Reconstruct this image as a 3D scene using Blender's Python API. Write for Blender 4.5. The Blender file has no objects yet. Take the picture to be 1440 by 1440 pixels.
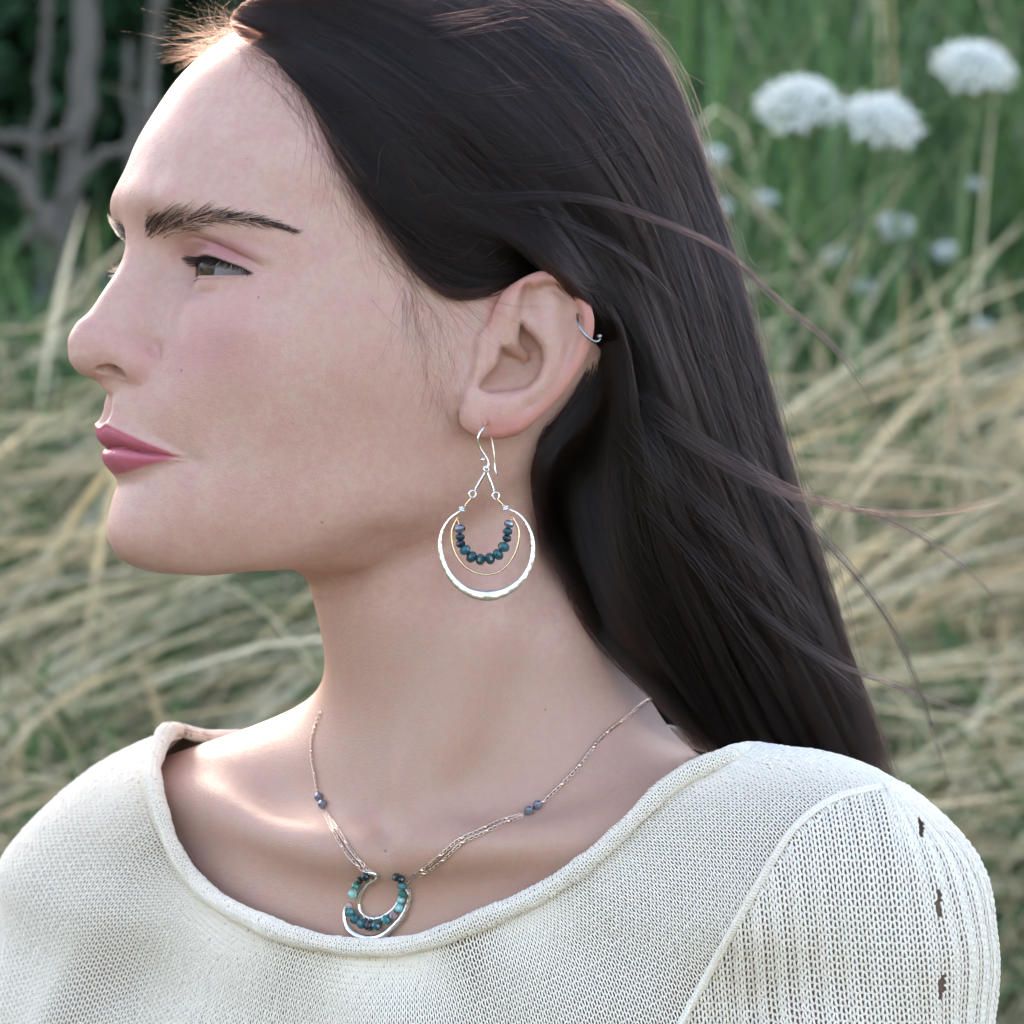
import bpy, bmesh, math, random
import numpy as np
from mathutils import Vector, Matrix
random.seed(7); rng = np.random.default_rng(7)
scene = bpy.context.scene
ZO = 850.0                        # camera height above the ground, mm

# ---------------------------------------------------------------- camera
cam = bpy.data.cameras.new('camera'); camo = bpy.data.objects.new('camera', cam); scene.collection.objects.link(camo)
scene.camera = camo
cam.sensor_width = 36; cam.lens = 150; cam.clip_start = 0.05; cam.clip_end = 400
camo.location = (0, -1.5, ZO * .001); camo.rotation_euler = (math.pi / 2, 0, 0)
cam.dof.use_dof = True; cam.dof.focus_distance = 1.472; cam.dof.aperture_fstop = 16; cam.dof.aperture_blades = 0

# ---------------------------------------------------------------- sky, sun, exposure
SUN = Vector((-0.6, 2.4, 1.15)).normalized()          # towards the sun: behind her, to the left
world = bpy.data.worlds.new('World'); scene.world = world; world.use_nodes = True
nt = world.node_tree; bg = nt.nodes['Background']
sky = nt.nodes.new('ShaderNodeTexSky'); sky.sky_type = 'NISHITA'; sky.sun_disc = False
sky.sun_elevation = math.asin(SUN.z); sky.sun_rotation = math.atan2(SUN.x, SUN.y)
sky.air_density = 0.7; sky.dust_density = 1.5; sky.ozone_density = 0.0
nt.links.new(sky.outputs[0], bg.inputs[0]); bg.inputs[1].default_value = 0.15
sun = bpy.data.lights.new('sun', 'SUN'); suno = bpy.data.objects.new('sun', sun); scene.collection.objects.link(suno)
sun.energy = 0.5; sun.angle = math.radians(14.0); sun.color = (1.0, .94, .86)
suno.rotation_euler = SUN.to_track_quat('Z', 'Y').to_euler()
vs = scene.view_settings; vs.view_transform = 'Standard'; vs.look = 'None'; vs.gamma = 1; vs.use_curve_mapping = False
vs.exposure = 2.55
vs.use_white_balance = True; vs.white_balance_temperature = 7300; vs.white_balance_tint = 14
scene.cycles.max_bounces = 7; scene.cycles.diffuse_bounces = 3; scene.cycles.glossy_bounces = 3; scene.cycles.transmission_bounces = 5; scene.cycles.transparent_max_bounces = 8
scene.cycles.use_adaptive_sampling = True; scene.cycles.adaptive_threshold = .035; scene.cycles.adaptive_min_samples = 20
scene.cycles.use_denoising = True
scene.cycles_curves.shape = 'RIBBONS'; scene.cycles_curves.subdivisions = 1
# ---------------------------------------------------------------- frames
MM = 0.001
DIST = 1500.0                     # camera to the reference plane, mm
PXM = 0.25                        # mm per photograph pixel at the reference plane
def W(px, py, Y=0.0):             # point (mm) seen at a photograph pixel, at depth Y
    k = (DIST + Y) / DIST * PXM
    return np.array([(px - 720.0) * k, Y, (720.0 - py) * k])
psi = math.radians(24); phi = math.radians(7)
f0 = np.array([-math.cos(psi), -math.sin(psi), 0.]); u0 = np.array([0, 0, 1.])
HL = np.array([math.sin(psi), -math.cos(psi), 0.])          # her left
HF = f0 * math.cos(phi) + u0 * math.sin(phi)                # her forward
HU = u0 * math.cos(phi) - f0 * math.sin(phi)                # her up
HO = np.array([-40.4, 30.0, 53.8])                          # mid ear axis
HR = np.stack([HL, HF, HU], 1)
def h2w(p): return HO + np.asarray(p, float) @ HR.T
def w2h(p): return (np.asarray(p) - HO) @ HR

# ---------------------------------------------------------------- implicit tools
def smin(a, b, k):
    h = np.clip(.5 + .5 * (b - a) / k, 0, 1)
    return b + (a - b) * h - k * h * (1 - h)
def smax(a, b, k): return -smin(-a, -b, k)
def ell(p, c, r, M=None):
    q = p - np.asarray(c, np.float32)
    if M is not None: q = q @ np.asarray(M, np.float32)
    r = np.asarray(r, np.float32)
    a = q / r; k0 = np.sqrt((a * a).sum(-1)) + 1e-6
    b = a / r; k1 = np.sqrt((b * b).sum(-1)) + 1e-6
    return k0 * (k0 - 1) / k1
def chain(p, pts, k=0.0):         # smooth tapered tube through (x,y,z,r), no bulge at the joints
    pts = np.asarray(pts, float)
    if len(pts) > 2: pts = spline_pts(pts, (3 if pts[:, 3].max() < 20 else 12) * (len(pts) - 1) + 1)
    c = pts[:, :3].mean(0); q = (p - c.astype(np.float32)); qq = np.einsum('...i,...i->...', q, q); out = None
    for a, b in zip(pts[:-1], pts[1:]):
        A = (a[:3] - c).astype(np.float32); ab = (b[:3] - a[:3]).astype(np.float32); L2 = np.float32(max(float(ab @ ab), 1e-6))
        dab = q @ ab - np.float32(A @ ab); t = np.clip(dab / L2, 0, 1)
        d2 = qq - 2 * (q @ A) + np.float32(A @ A) - t * (2 * dab - t * L2)
        d = np.sqrt(np.maximum(d2, 1e-6)) - np.float32(a[3]) - np.float32(b[3] - a[3]) * t
        out = d if out is None else np.minimum(out, d)
    return out
def gau(p, c, s):
    q = (p - np.asarray(c, np.float32)) / np.asarray(s, np.float32)
    return np.exp(-(q * q).sum(-1))
def spl(xs, ys, n=400):           # natural cubic spline as a lookup
    xs = np.asarray(xs, float); ys = np.asarray(ys, float); m = len(xs); h = np.diff(xs)
    A = np.eye(m); r = np.zeros(m)
    for i in range(1, m - 1):
        A[i, i-1] = h[i-1]; A[i, i] = 2 * (h[i-1] + h[i]); A[i, i+1] = h[i]
        r[i] = 3 * ((ys[i+1] - ys[i]) / h[i] - (ys[i] - ys[i-1]) / h[i-1])
    c = np.linalg.solve(A, r); d = np.diff(c) / (3 * h); b = np.diff(ys) / h - h * (2 * c[:-1] + c[1:]) / 3
    X = np.linspace(xs[0], xs[-1], n); i = np.clip(np.searchsorted(xs, X, 'right') - 1, 0, m - 2); t = X - xs[i]
    Y = ys[i] + b[i] * t + c[i] * t * t + d[i] * t ** 3
    return lambda x: np.interp(x, X, Y)
def spline_pts(P, n):             # Catmull-Rom through rows of P, n samples, chord-length parameter
    P = np.asarray(P, float); s = np.r_[0, np.cumsum(np.linalg.norm(np.diff(P[:, :3], axis=0), axis=1))]
    t = np.linspace(0, s[-1], n)
    return np.stack([spl(s, P[:, j], 800)(t) for j in range(P.shape[1])], 1)
def poly2d(u, v, P):              # signed distance to a polygon
    P = np.asarray(P, np.float32); n = len(P)
    d = np.full(u.shape, 1e9, np.float32); s = np.ones(u.shape, np.float32)
    for i in range(n):
        a = P[i]; b = P[i-1]; e = b - a; wx = u - a[0]; wy = v - a[1]
        t = np.clip((wx * e[0] + wy * e[1]) / float(e @ e), 0, 1)
        bx = wx - e[0] * t; by = wy - e[1] * t
        d = np.minimum(d, bx * bx + by * by)
        c1 = v >= a[1]; c2 = v < b[1]; c3 = e[0] * wy > e[1] * wx
        f = (c1 & c2 & c3) | (~c1 & ~c2 & ~c3)
        s = np.where(f, -s, s)
    return s * np.sqrt(d)

# ---------------------------------------------------------------- head: radial surface through landmarks
HC = np.array([0., 15., 10.])
SECT = {
 126: [(0,5),(20,0),(0,-25)],
 120: [(0,50),(24,42),(36,12),(34,-20),(0,-48)],
 110: [(0,72),(24,67),(40,54),(50,32),(54,8),(54,-20),(44,-48),(0,-68)],
 100: [(0,83.2),(24,78.2),(40,66),(52,46),(60,15)],
 90: [(0,92),(24,87),(40,76),(52,59),(60,38),(66,10),(67,-20),(58,-55),(35,-78),(0,-86)],
 75: [(0,100),(24,95),(40,84),(52,68),(60,48),(67,20)],
 60: [(0,106.5),(24,101.6),(40,91),(52,76),(60,58),(66,38),(71,10),(73,-20),(66,-55),(40,-84),(0,-95)],
 50: [(0,108.5),(22,104.4),(36,96),(48,82),(57,64)],
 42: [(0,110.5),(20,108),(34,101.2),(46,87),(55,68),(62,48),(68,20),(72,-15),(66,-55),(40,-85),(0,-97)],
 36: [(0,108.5),(14,106),(18,106),(30,102.5),(42,92.5),(52,75.5)],
 30: [(0,105),(9,102.5),(17,97.5),(28,95),(40,89),(49,78),(57,62)],
 20: [(0,102),(10,97),(16,91.5),(22,86),(30,84),(40,81),(48,75),(57,60),(64,36),(68,10),(71,-15),(64,-55),(38,-82),(0,-93)],
 11: [(12,96.5),(20,91.5),(30,89.5),(40,85),(49,75.5),(58,58)],
 3: [(0,103),(15,96.5),(25,93.6),(35,89.5),(45,82),(54,68.5),(61,50),(66.5,26),(68,5),(69,-20),(60,-55),(0,-86)],
 -10: [(0,104),(15,98),(25,94.5),(38,87),(48,77.5),(56.5,62),(62,44),(65.5,24),(66.5,4),(66,-20),(56,-50),(0,-78)],
 -25: [(0,106.5),(12,103),(22,97),(32,90),(42,80),(51,66),(57.5,46),(61,24),(61.5,4),(61,-20)],
 -37: [(0,105.5),(10,103.3),(20,97),(28,90),(36,82),(46,68),(53,48),(58,24),(58,4)],
 -46: [(0,102.5),(10,100.5),(20,93.5),(26,87.6),(34,80),(43,67.5),(50.5,48),(56,24),(55.5,5)],
 -57: [(0,98.7),(10,97.2),(20,92),(30,82.5),(40,68.5),(47.5,49),(52.8,28),(51.5,12)],
 -66: [(0,100),(10,98.6),(20,92),(30,80.5),(38.5,67),(44.5,49),(46.3,33),(41,18)],
 -74: [(0,100.4),(10,98.4),(18,91.5),(27,79),(35,65),(40.5,48),(38,37)],
 -80: [(0,97),(9,95),(17,87),(25,74),(33,58)],
 -84.5: [(0,88.5),(8,87),(15,80),(21,69)],
 -85: [(0,76),(12,70)],
 -81: [(0,58),(18,55),(29,52)],
}
def build_head_table(nlon=481, nlat=481):
    P = []
    for z, row in SECT.items():
        for x, y in row:
            P.append((x, y, z))
            if x: P.append((-x, y, z))
    P += [(s * x, y, z) for s in (-1, 1) for x, y, z in [(20, 25, -78), (34, 18, -72), (49, 2, -56), (30, -8, -68), (56, -12, -42), (45, -35, -48), (20, -55, -55)]]
    P += [(0, 25, -78), (0, -10, -76), (0, -55, -58)]
    P = np.array(P, float) - HC
    r = np.linalg.norm(P, axis=1); D = P / r[:, None]
    n = len(D); K = np.linalg.norm(D[:, None] - D[None], axis=2) ** 3
    A = np.zeros((n + 4, n + 4)); A[:n, :n] = K + np.eye(n) * 1.2e-4; A[:n, n] = 1; A[:n, n+1:] = D; A[n, :n] = 1; A[n+1:, :n] = D.T
    s = np.linalg.solve(A, np.r_[r, np.zeros(4)])
    lon = np.linspace(0, math.pi, nlon); lat = np.linspace(-math.pi/2, math.pi/2, nlat)
    T = np.zeros((nlon, nlat), np.float32)
    cl, sl = np.cos(lat), np.sin(lat)
    D32 = D.astype(np.float32); sw = s[:n].astype(np.float32)
    for i, lo in enumerate(lon):
        V = np.stack([math.sin(lo) * cl, math.cos(lo) * cl, sl], 1)
        c = np.clip(V @ D.T, -1, 1); k = (2 - 2 * c) ** 1.5
        T[i] = k @ s[:n] + s[n] + V @ s[n+1:]
    return T
HT = build_head_table()
def head_base(P):
    d = P - HC.astype(np.float32); r = np.sqrt((d * d).sum(-1)) + 1e-5
    lo = np.arctan2(np.abs(d[..., 0]), d[..., 1]) / math.pi * (HT.shape[0] - 1)
    la = (np.arcsin(np.clip(d[..., 2] / r, -1, 1)) / math.pi + .5) * (HT.shape[1] - 1)
    i = np.clip(lo.astype(np.int32), 0, HT.shape[0] - 2); j = np.clip(la.astype(np.int32), 0, HT.shape[1] - 2)
    a = lo - i; b = la - j
    R = (HT[i, j] * (1-a) + HT[i+1, j] * a) * (1-b) + (HT[i, j+1] * (1-a) + HT[i+1, j+1] * a) * b
    return (r - R) * .92

# ---------------------------------------------------------------- face features (head frame, x = |x|)
EYE = np.array([31., 77., 20.]); EYER = 12.0
lidU = spl([15, 16.5, 20, 24.5, 30, 36, 41, 44.5, 46.5], [17.3, 18.4, 21.2, 23.0, 23.7, 23.2, 21.7, 19.8, 18.2])
lidL = spl([15, 16.5, 21, 27, 33, 39, 43, 46.5], [17.6, 17.3, 16.9, 16.8, 16.7, 16.9, 17.5, 18.4])
lipU = spl([0, 2, 5, 8.5, 13, 19, 23, 25.5], [-38.3, -37.9, -37.0, -37.7, -39.5, -42.6, -44.7, -46.0])
lipM = spl([0, 4, 9, 16, 21, 25.5], [-44.4, -44.0, -44.2, -45.4, -45.9, -46.1])
lipL = spl([0, 5, 10, 15, 19, 23, 25.5], [-53.0, -52.9, -51.9, -50.2, -48.5, -46.9, -46.2])
CREASE = [(17.5, 92.5, 24.0), (21, 91.5, 27.2), (26, 90.3, 29.0), (31, 89.3, 29.3), (36, 87.0, 28.2), (41, 83.3, 26.0), (45, 79.5, 23.6), (49, 75.0, 21.5)]
EAR_O = np.array([750., 500.]); EAR_Y = -36.0; EK = PXM * (DIST + EAR_Y) / DIST
def epx(px, py): return ((px - EAR_O[0]) * EK, (EAR_O[1] - py) * EK)
def ech(rows): return [(*epx(a, b), w, r) for a, b, w, r in rows]
EAR_OUT = [epx(*q) for q in [(690,430),(700,408),(716,398),(735,391),(761,380),(784,381),(808,398),(827,424),(836,450),(834,473),(824,502),(806,535),(782,565),(754,591),(725,608),(702,616),(685,615),(671,608),(654,591),(648,575),(660,540),(670,480)]]
CONCHA = [epx(*q) for q in [(704,486),(699,511),(690,522),(678,535),(673,546),(687,553),(706,551),(722,550),(742,546),(757,530),(765,508),(763,490),(752,474),(739,463),(733,452),(729,456),(726,470),(722,484),(712,488)]]
def ear_f(w):                     # ear-frame point array (u right, v up, w outward), mm
    u, v, h = w[..., 0], w[..., 1], w[..., 2]
    out = poly2d(u, v, EAR_OUT)
    F = smax(out + 1.6, np.abs(h + 1.4) - 1.7, 2.2)
    F = smin(F, ell(w, (*epx(716, 508), -11), (15.5, 18.5, 10)), 4)
    F = smin(F, chain(w, ech([(778,420,-2.2,4.4),(772,446,-1.4,4.6),(773,470,-.8,4.7),(778,497,-.8,4.7),(772,525,-1.0,4.3),(756,547,-1.0,3.7),(732,560,-1.2,3.0),(712,562,-1.6,2.6)])), 3.2)
    F = smin(F, chain(w, ech([(741,436,-2.2,2.0),(750,458,-1.6,2.6),(763,474,-.8,3.2)])), 2.6)
    F = smin(F, chain(w, ech([(690,482,-2.6,4.4),(692,502,-2.2,4.3),(687,520,-2.4,4.2),(676,536,-3.2,3.6)])), 4.5)
    F = smin(F, chain(w, ech([(666,560,-3.2,4.4),(690,568,-2.0,3.6),(715,569,-1.6,3.2)])), 4)
    F = smin(F, ell(w, (*epx(695, 588), -1.6), (12.0, 7.0, 3.6)), 3.5)
    c = smax(poly2d(u, v, CONCHA) + .3, -(h + 10.5), 3.5)
    F = smax(F, -c, 3.0)
    F = smin(F, chain(w, ech([(738,500,-8.0,1.4),(727,491,-5.4,2.2),(716,478,-3.0,3.2),(713,455,-1.4,3.9),(719,428,-.6,3.7),(731,408,.0,2.9),(748,396,.5,2.5),(768,391,.7,2.6),(788,394,.8,2.6),(806,407,.9,2.5),(820,429,.9,2.4),(826,452,.8,2.3),(823,476,.5,2.3),(812,504,.1,2.3),(797,531,-.4,2.2),(776,557,-.9,2.2),(750,582,-1.3,2.2),(724,599,-1.6,2.2)])), 2.6)
    F = smax(F, -ell(w, (*epx(742, 422), 2.4), (2.2, 5.4, 3.6)), 2.2)
    F = smax(F, -chain(w, ech([(768,405,2.3,.8),(787,409,2.2,1.1),(803,424,2.1,1.4),(810,450,2.2,1.3),(806,478,2.5,1.0),(795,505,2.9,.6)])), 2.6)
    F = F + .8 * gau(w, (*epx(683, 602), 2.0), (1.0, 3.0, 3))
    return F
def head_f(P):                    # head-frame points -> implicit value, mm
    Q = P.copy(); Q[..., 0] = np.abs(Q[..., 0])
    x, y, z = Q[..., 0], Q[..., 1], Q[..., 2]
    F = head_base(Q)
    fr = (y > 40) & (F < 30)
    q = Q[fr]; f = F[fr]; x, y, z = q[:, 0], q[:, 1], q[:, 2]
    # broad forms
    f = f - 1.5 * gau(q, (46, 78, 0), (12, 12, 8)) - 0.8 * gau(q, (30, 92, -6), (10, 10, 9))
    f = f + 1.5 * gau(q, (40, 78, -32), (13, 16, 15)) 
    f = f + 0.7 * gau(q, (22, 95, 5), (6, 6, 7))
    # eye region
    re = np.sqrt(((q - EYE.astype(np.float32)) ** 2).sum(-1))
    f = smin(f, re - 13.3, 3.2)
    f = f - .7 * gau(q, (31, 88, 13.4), (10, 5, 1.8))
    f = f + .85 * gau(q, (29, 90, 10.0), (11, 6, 1.8))
    qz = q.copy(); qz[:, 1] = 0
    gx = chain(qz, [(c[0], 0., c[2], 0.) for c in CREASE]); gx = np.where((y > 66) & (y < 108), gx, 9)
    f = f + 1.25 * np.exp(-(gx / .75) ** 2) * np.clip((x - 21) / 8, 0, 1) * np.clip((50 - x) / 8, 0, 1)
    f = f - 1.1 * np.exp(-(chain(qz, [(c[0] + .6, 0., c[2] + 3.2, 0.) for c in CREASE[1:]]) / 2.3) ** 2) * (y > 66)
    # nose
    n = chain(q, [(0, 99.4, 31, 6.2), (0, 99.6, 24, 6.4), (0, 102.2, 14, 6.6), (0, 107.9, 4, 6.8), (0, 112.2, -4, 7.2), (0, 115.4, -9.5, 8.2), (0, 114.6, -12.2, 8.6)], 2)
    n = smin(n, chain(q, [(2.5, 95.5, 22, 6), (4.0, 98.5, 10, 8.2), (5.2, 102, -2, 9.4), (5.0, 108, -9, 8)], 2), 9)
    f = smin(f, n, 7)
    c, s = math.cos(.32), math.sin(.32)
    Ma = np.array([[c, s, 0], [-s, c, 0], [0, 0, 1]]).T
    c, s = math.cos(.18), math.sin(.18)
    Mt = np.array([[1, 0, 0], [0, c, s], [0, -s, c]]).T
    c, s = math.cos(.34), math.sin(.34); Mt = np.array([[1, 0, 0], [0, c, s], [0, -s, c]]).T
    al = ell(q, (11.6, 101.8, -14.4), (5.3, 9.4, 7.0), Ma @ Mt)
    f = smin(f, al, 3.4)
    f = smin(f, chain(q, [(0, 115.0, -15.0, 3.6), (0, 110.6, -18.8, 2.8), (0, 106.6, -22.0, 3.2)], 1), 3)
    c, s = math.cos(.42), math.sin(.42)
    Mn = np.array([[c, s, 0], [-s, c, 0], [0, 0, 1]]).T
    nos = ell(q, (8.9, 108.4, -17.9), (2.9, 7.2, 2.5), Mn)
    nos = smin(nos, chain(q, [(7.8, 107.5, -17, 2.5), (7.2, 105, -9, 3.2), (6.5, 100, -2, 3.0)]), 1.5)
    f = smax(f, -nos, 1.1)
    ac = chain(q, [(16.8, 98.6, -8.6, 0), (18.0, 96.2, -11.6, 0), (18.2, 95.2, -15.5, 0), (16.4, 96.6, -20.5, 0), (13.5, 99.5, -22.6, 0)])
    f = f + 1.1 * np.exp(-(ac / 2.0) ** 2)
    # philtrum
    fz = np.exp(-((z + 31.5) / 4.6) ** 4) * (y > 92)
    f = f + fz * (1.15 * np.exp(-(x / 2.5) ** 2) - .75 * np.exp(-((x - 4.9) / 1.9) ** 2))
    # lips
    m = (y > 70) & (z > -62) & (z < -30) & (x < 34)
    L = f[m]; lx = x[m] * .91; lz = z[m]
    zu, zm, zl = lipU(lx), lipM(lx), lipL(lx)
    ta = np.clip(1 - (lx / 25.5) ** 2.2, 0, 1); e = np.exp(-np.clip(lx - 22.8, 0, None) ** 2 / 4)
    du, dl = np.maximum(zu - zm, .6), np.maximum(zm - zl, .6)
    up = np.exp(-np.abs((lz - (zm + .66 * du)) / (.60 * du + .7)) ** 2.4)
    lo = np.exp(-np.abs((lz - (zm - .56 * dl)) / (.46 * dl + .6)) ** 2.4)
    L = L - (3.9 * ta ** .8) * up - (3.5 * ta ** .7) * lo
    L = L - .75 * ta * np.exp(-((lz - zu - .25) / .7) ** 2)
    L = L + (1.4 + 1.0 * ta) * e * np.exp(-((lz - zm) / .45) ** 2) + (.5 + .9 * ta) * e * np.exp(-((lz - zm) / 1.6) ** 2)
    f[m] = L
    f = f + 1.2 * gau(q, (30, 84, -47), (3.2, 5, 3.0)) - .5 * gau(q, (35, 81, -43), (5, 5, 7))
    f = f + .7 * gau(q, (8, 98, -56.5), (12, 6, 3))
    # lid aperture
    zU, zL = lidU(x), lidL(x)
    bad = (x < 15.2) | (x > 46.4)
    cav = np.maximum(np.maximum(z - zU, zL - z), np.maximum(73.5 - y, re - 15.2))
    cav = np.where(bad, np.maximum(cav, 1.0), cav)
    f = smax(f, -cav, .55)
    f = smin(f, ell(q, (18.0, 83.2, 18.0), (2.4, 2.6, 1.9)), .8)
    F[fr] = f
    # ear
    w = h2w_arr(Q); e = np.stack([w[..., 0] - (EAR_O[0] - 720) * EK, w[..., 2] - (720 - EAR_O[1]) * EK, EAR_Y - w[..., 1]], -1)
    near = (np.abs(e[..., 0] + 2) < 36) & (np.abs(e[..., 1]) < 42) & (e[..., 2] > -30) & (e[..., 2] < 16)
    if near.any(): F[near] = smin(F[near], ear_f(e[near]), 4.5)
    return F
HR32 = HR.astype(np.float32); HO32 = HO.astype(np.float32)
def h2w_arr(p): return HO32 + p @ HR32.T

# ---------------------------------------------------------------- neck, shoulders, chest (world, mm)
def wr(px, py, Y, r): return (*W(px, py, Y), r)
AL = math.radians(30)
TF = np.array([-math.sin(AL), -math.cos(AL), 0]); TL = np.array([math.cos(AL), -math.sin(AL), 0])
TM = np.stack([TL, TF, u0], 1)
def torso_f(p, grow=0.0):
    F = ell(p, W(655, 1480, 62), (135, 78, 118), TM)
    F = smin(F, chain(p, [wr(655, 1200, 50, 46), wr(900, 1210, 14, 33), wr(1150, 1254, -24, 30)], 10), 40)
    F = smin(F, chain(p, [wr(640, 1190, 55, 46), wr(420, 1180, 85, 36), wr(215, 1225, 108, 33)], 10), 40)
    F = smin(F, chain(p, [wr(1244, 1286, -34, 31), wr(1240, 1400, -34, 33), wr(1230, 1800, -30, 32)], 10), 22)
    F = smin(F, chain(p, [wr(140, 1282, 112, 35), wr(128, 1400, 112, 36), wr(135, 1800, 105, 33)], 10), 22)
    return F
def body_f(p):
    F = torso_f(p)
    n = chain(p, [wr(588, 730, 44, 45), wr(624, 815, 43, 47.5), wr(650, 890, 41, 50), wr(672, 1000, 44, 50), wr(684, 1120, 52, 52)], 25)
    F = smin(F, n, 28)
    F = smin(F, chain(p, [wr(700, 930, 62, 40), wr(840, 1108, 54, 27), wr(1130, 1235, 5, 19)], 15), 30)
    F = smin(F, chain(p, [wr(640, 1010, 70, 36), wr(470, 1112, 95, 27), wr(270, 1165, 112, 23)], 15), 26)
    # sternomastoid, clavicles, hollows
    F = smin(F, chain(p, [wr(735, 660, 10, 10), wr(690, 800, 2, 12), wr(630, 1000, -3, 11), wr(578, 1165, -9, 7)], 8), 14)
    F = smin(F, chain(p, [wr(580, 1196, -15, 6), wr(660, 1190, -20, 5.5), wr(780, 1178, -20, 5), wr(930, 1165, -12, 4), wr(1080, 1200, -8, 4)], 6), 18)
    F = smin(F, chain(p, [wr(524, 1200, -8, 6), wr(450, 1190, 9, 6), wr(370, 1162, 34, 5.5), wr(280, 1138, 66, 6), wr(220, 1143, 88, 8)], 6), 14)
    F = F + 4.0 * gau(p, W(552, 1178, -16), (10, 16, 12))
    F = F + 4.0 * gau(p, W(740, 1110, -24), (30, 22, 12)) + 4.0 * gau(p, W(400, 1120, 30), (24, 30, 12))
    return F
def skin_f(p):
    B = np.full(p.shape[:-1], 70., np.float32); lo = p[..., 2] < 62
    if lo.any(): B[lo] = body_f(p[lo])
    H = np.full(B.shape, 60., np.float32)
    m = p[..., 2] > -75
    if m.any(): H[m] = head_f(((p[m] - HO32) @ HR32).astype(np.float32))
    # the neck joins under the jaw
    return smin(B, H, 6.5)

def axis_nodes(segs):             # [(start, end, step), ...] consecutive
    out = []
    for a, b, h in segs: out.append(np.linspace(a, b, max(2, int(round((b - a) / h)) + 1))[(1 if out else 0):])
    return np.concatenate(out).astype(np.float32)
from concurrent.futures import ThreadPoolExecutor
POOL = ThreadPoolExecutor(4)
def chunked(fn, P, n=60000):
    return np.concatenate(list(POOL.map(fn, [P[i:i+n] for i in range(0, len(P), n)]))) if len(P) else np.zeros(0, np.float32)
def surface_nets(fn, X, Y, Z, B=4, slack=2.8, newton=1):
    nx, ny, nz = len(X), len(Y), len(Z)
    bx, by, bz = [np.arange(0, n - 1, B) for n in (nx, ny, nz)]
    cx, cy, cz = [[(A[i] + A[min(i + B, len(A) - 1)]) / 2 for i in b] for A, b in ((X, bx), (Y, by), (Z, bz))]
    hx, hy, hz = [[(A[min(i + B, len(A) - 1)] - A[i]) / 2 for i in b] for A, b in ((X, bx), (Y, by), (Z, bz))]
    G = np.stack(np.meshgrid(cx, cy, cz, indexing='ij'), -1).reshape(-1, 3).astype(np.float32)
    Hh = np.stack(np.meshgrid(hx, hy, hz, indexing='ij'), -1).reshape(-1, 3)
    v = chunked(fn, G); keep = np.abs(v) < np.linalg.norm(Hh, axis=1) * 1.15 + slack
    V = np.full((nx, ny, nz), np.nan, np.float32)
    idx = np.nonzero(keep.reshape(len(bx), len(by), len(bz)))
    M = np.zeros((nx, ny, nz), bool)
    for i, j, k in zip(*idx): M[bx[i]:bx[i]+B+1, by[j]:by[j]+B+1, bz[k]:bz[k]+B+1] = True
    I = np.nonzero(M); P = np.stack([X[I[0]], Y[I[1]], Z[I[2]]], -1)
    V[I] = chunked(fn, P); del P, M
    S = V < 0
    C = [(0,0,0),(1,0,0),(0,1,0),(1,1,0),(0,0,1),(1,0,1),(0,1,1),(1,1,1)]
    sl = lambda A, o: A[o[0]:nx-1+o[0], o[1]:ny-1+o[1], o[2]:nz-1+o[2]]
    cnt = sum(sl(S, o).astype(np.int8) for o in C)
    bad = np.zeros(cnt.shape, bool)
    for o in C: bad |= np.isnan(sl(V, o))
    act = (cnt > 0) & (cnt < 8) & ~bad
    ci = np.stack(np.nonzero(act), 1)
    vid = np.full(act.shape, -1, np.int64); vid[act] = np.arange(len(ci))
    acc = np.zeros((len(ci), 3), np.float32); num = np.zeros(len(ci), np.float32)
    ax = (X, Y, Z)
    def cp(o): return np.stack([ax[d][ci[:, d] + o[d]] for d in range(3)], 1)
    for a in range(8):
        for b in range(a + 1, 8):
            oa, ob = C[a], C[b]
            if sum(abs(oa[d] - ob[d]) for d in range(3)) != 1: continue
            va = V[ci[:, 0]+oa[0], ci[:, 1]+oa[1], ci[:, 2]+oa[2]]; vb = V[ci[:, 0]+ob[0], ci[:, 1]+ob[1], ci[:, 2]+ob[2]]
            x = (va < 0) != (vb < 0)
            t = np.where(x, va / np.where(x, va - vb, 1), 0)[:, None]
            acc += np.where(x[:, None], cp(oa) * (1 - t) + cp(ob) * t, 0); num += x
    verts = acc / num[:, None]
    faces = []
    for d in range(3):
        e1, e2 = [(1, 2), (2, 0), (0, 1)][d]
        sA = [slice(1, -1)] * 3; sA[d] = slice(0, -1)
        sB = list(sA); sB[d] = slice(1, None)
        A_, B_ = S[tuple(sA)], S[tuple(sB)]
        cr = np.stack(np.nonzero(A_ != B_), 1); fl = A_[tuple(cr.T)]
        n = cr + 1; n[:, d] = cr[:, d]
        def q(o1, o2):
            k = n.copy(); k[:, e1] -= o1; k[:, e2] -= o2
            return vid[k[:, 0], k[:, 1], k[:, 2]]
        Q = np.stack([q(1, 1), q(0, 1), q(0, 0), q(1, 0)], 1)
        Q = np.where(fl[:, None], Q, Q[:, ::-1]); faces.append(Q[(Q >= 0).all(1)])
    faces = np.concatenate(faces)
    for it in range(newton):
        nn = vnormals(verts, faces)
        a = chunked(fn, verts); b = chunked(fn, (verts + nn * .3).astype(np.float32))
        g = np.clip((b - a) / .3, .35, 2)
        verts = (verts - nn * np.clip(a / g, -.6, .6)[:, None] * .9).astype(np.float32)
    return verts, faces
def vnormals(v, f):
    a = v[f[:, 2]] - v[f[:, 0]]; b = v[f[:, 3]] - v[f[:, 1]]
    n = np.cross(a, b); out = np.zeros_like(v)
    for k in range(4):
        for d in range(3): out[:, d] += np.bincount(f[:, k], n[:, d], len(v))
    return (out / (np.linalg.norm(out, axis=1, keepdims=True) + 1e-12)).astype(np.float32)
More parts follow.
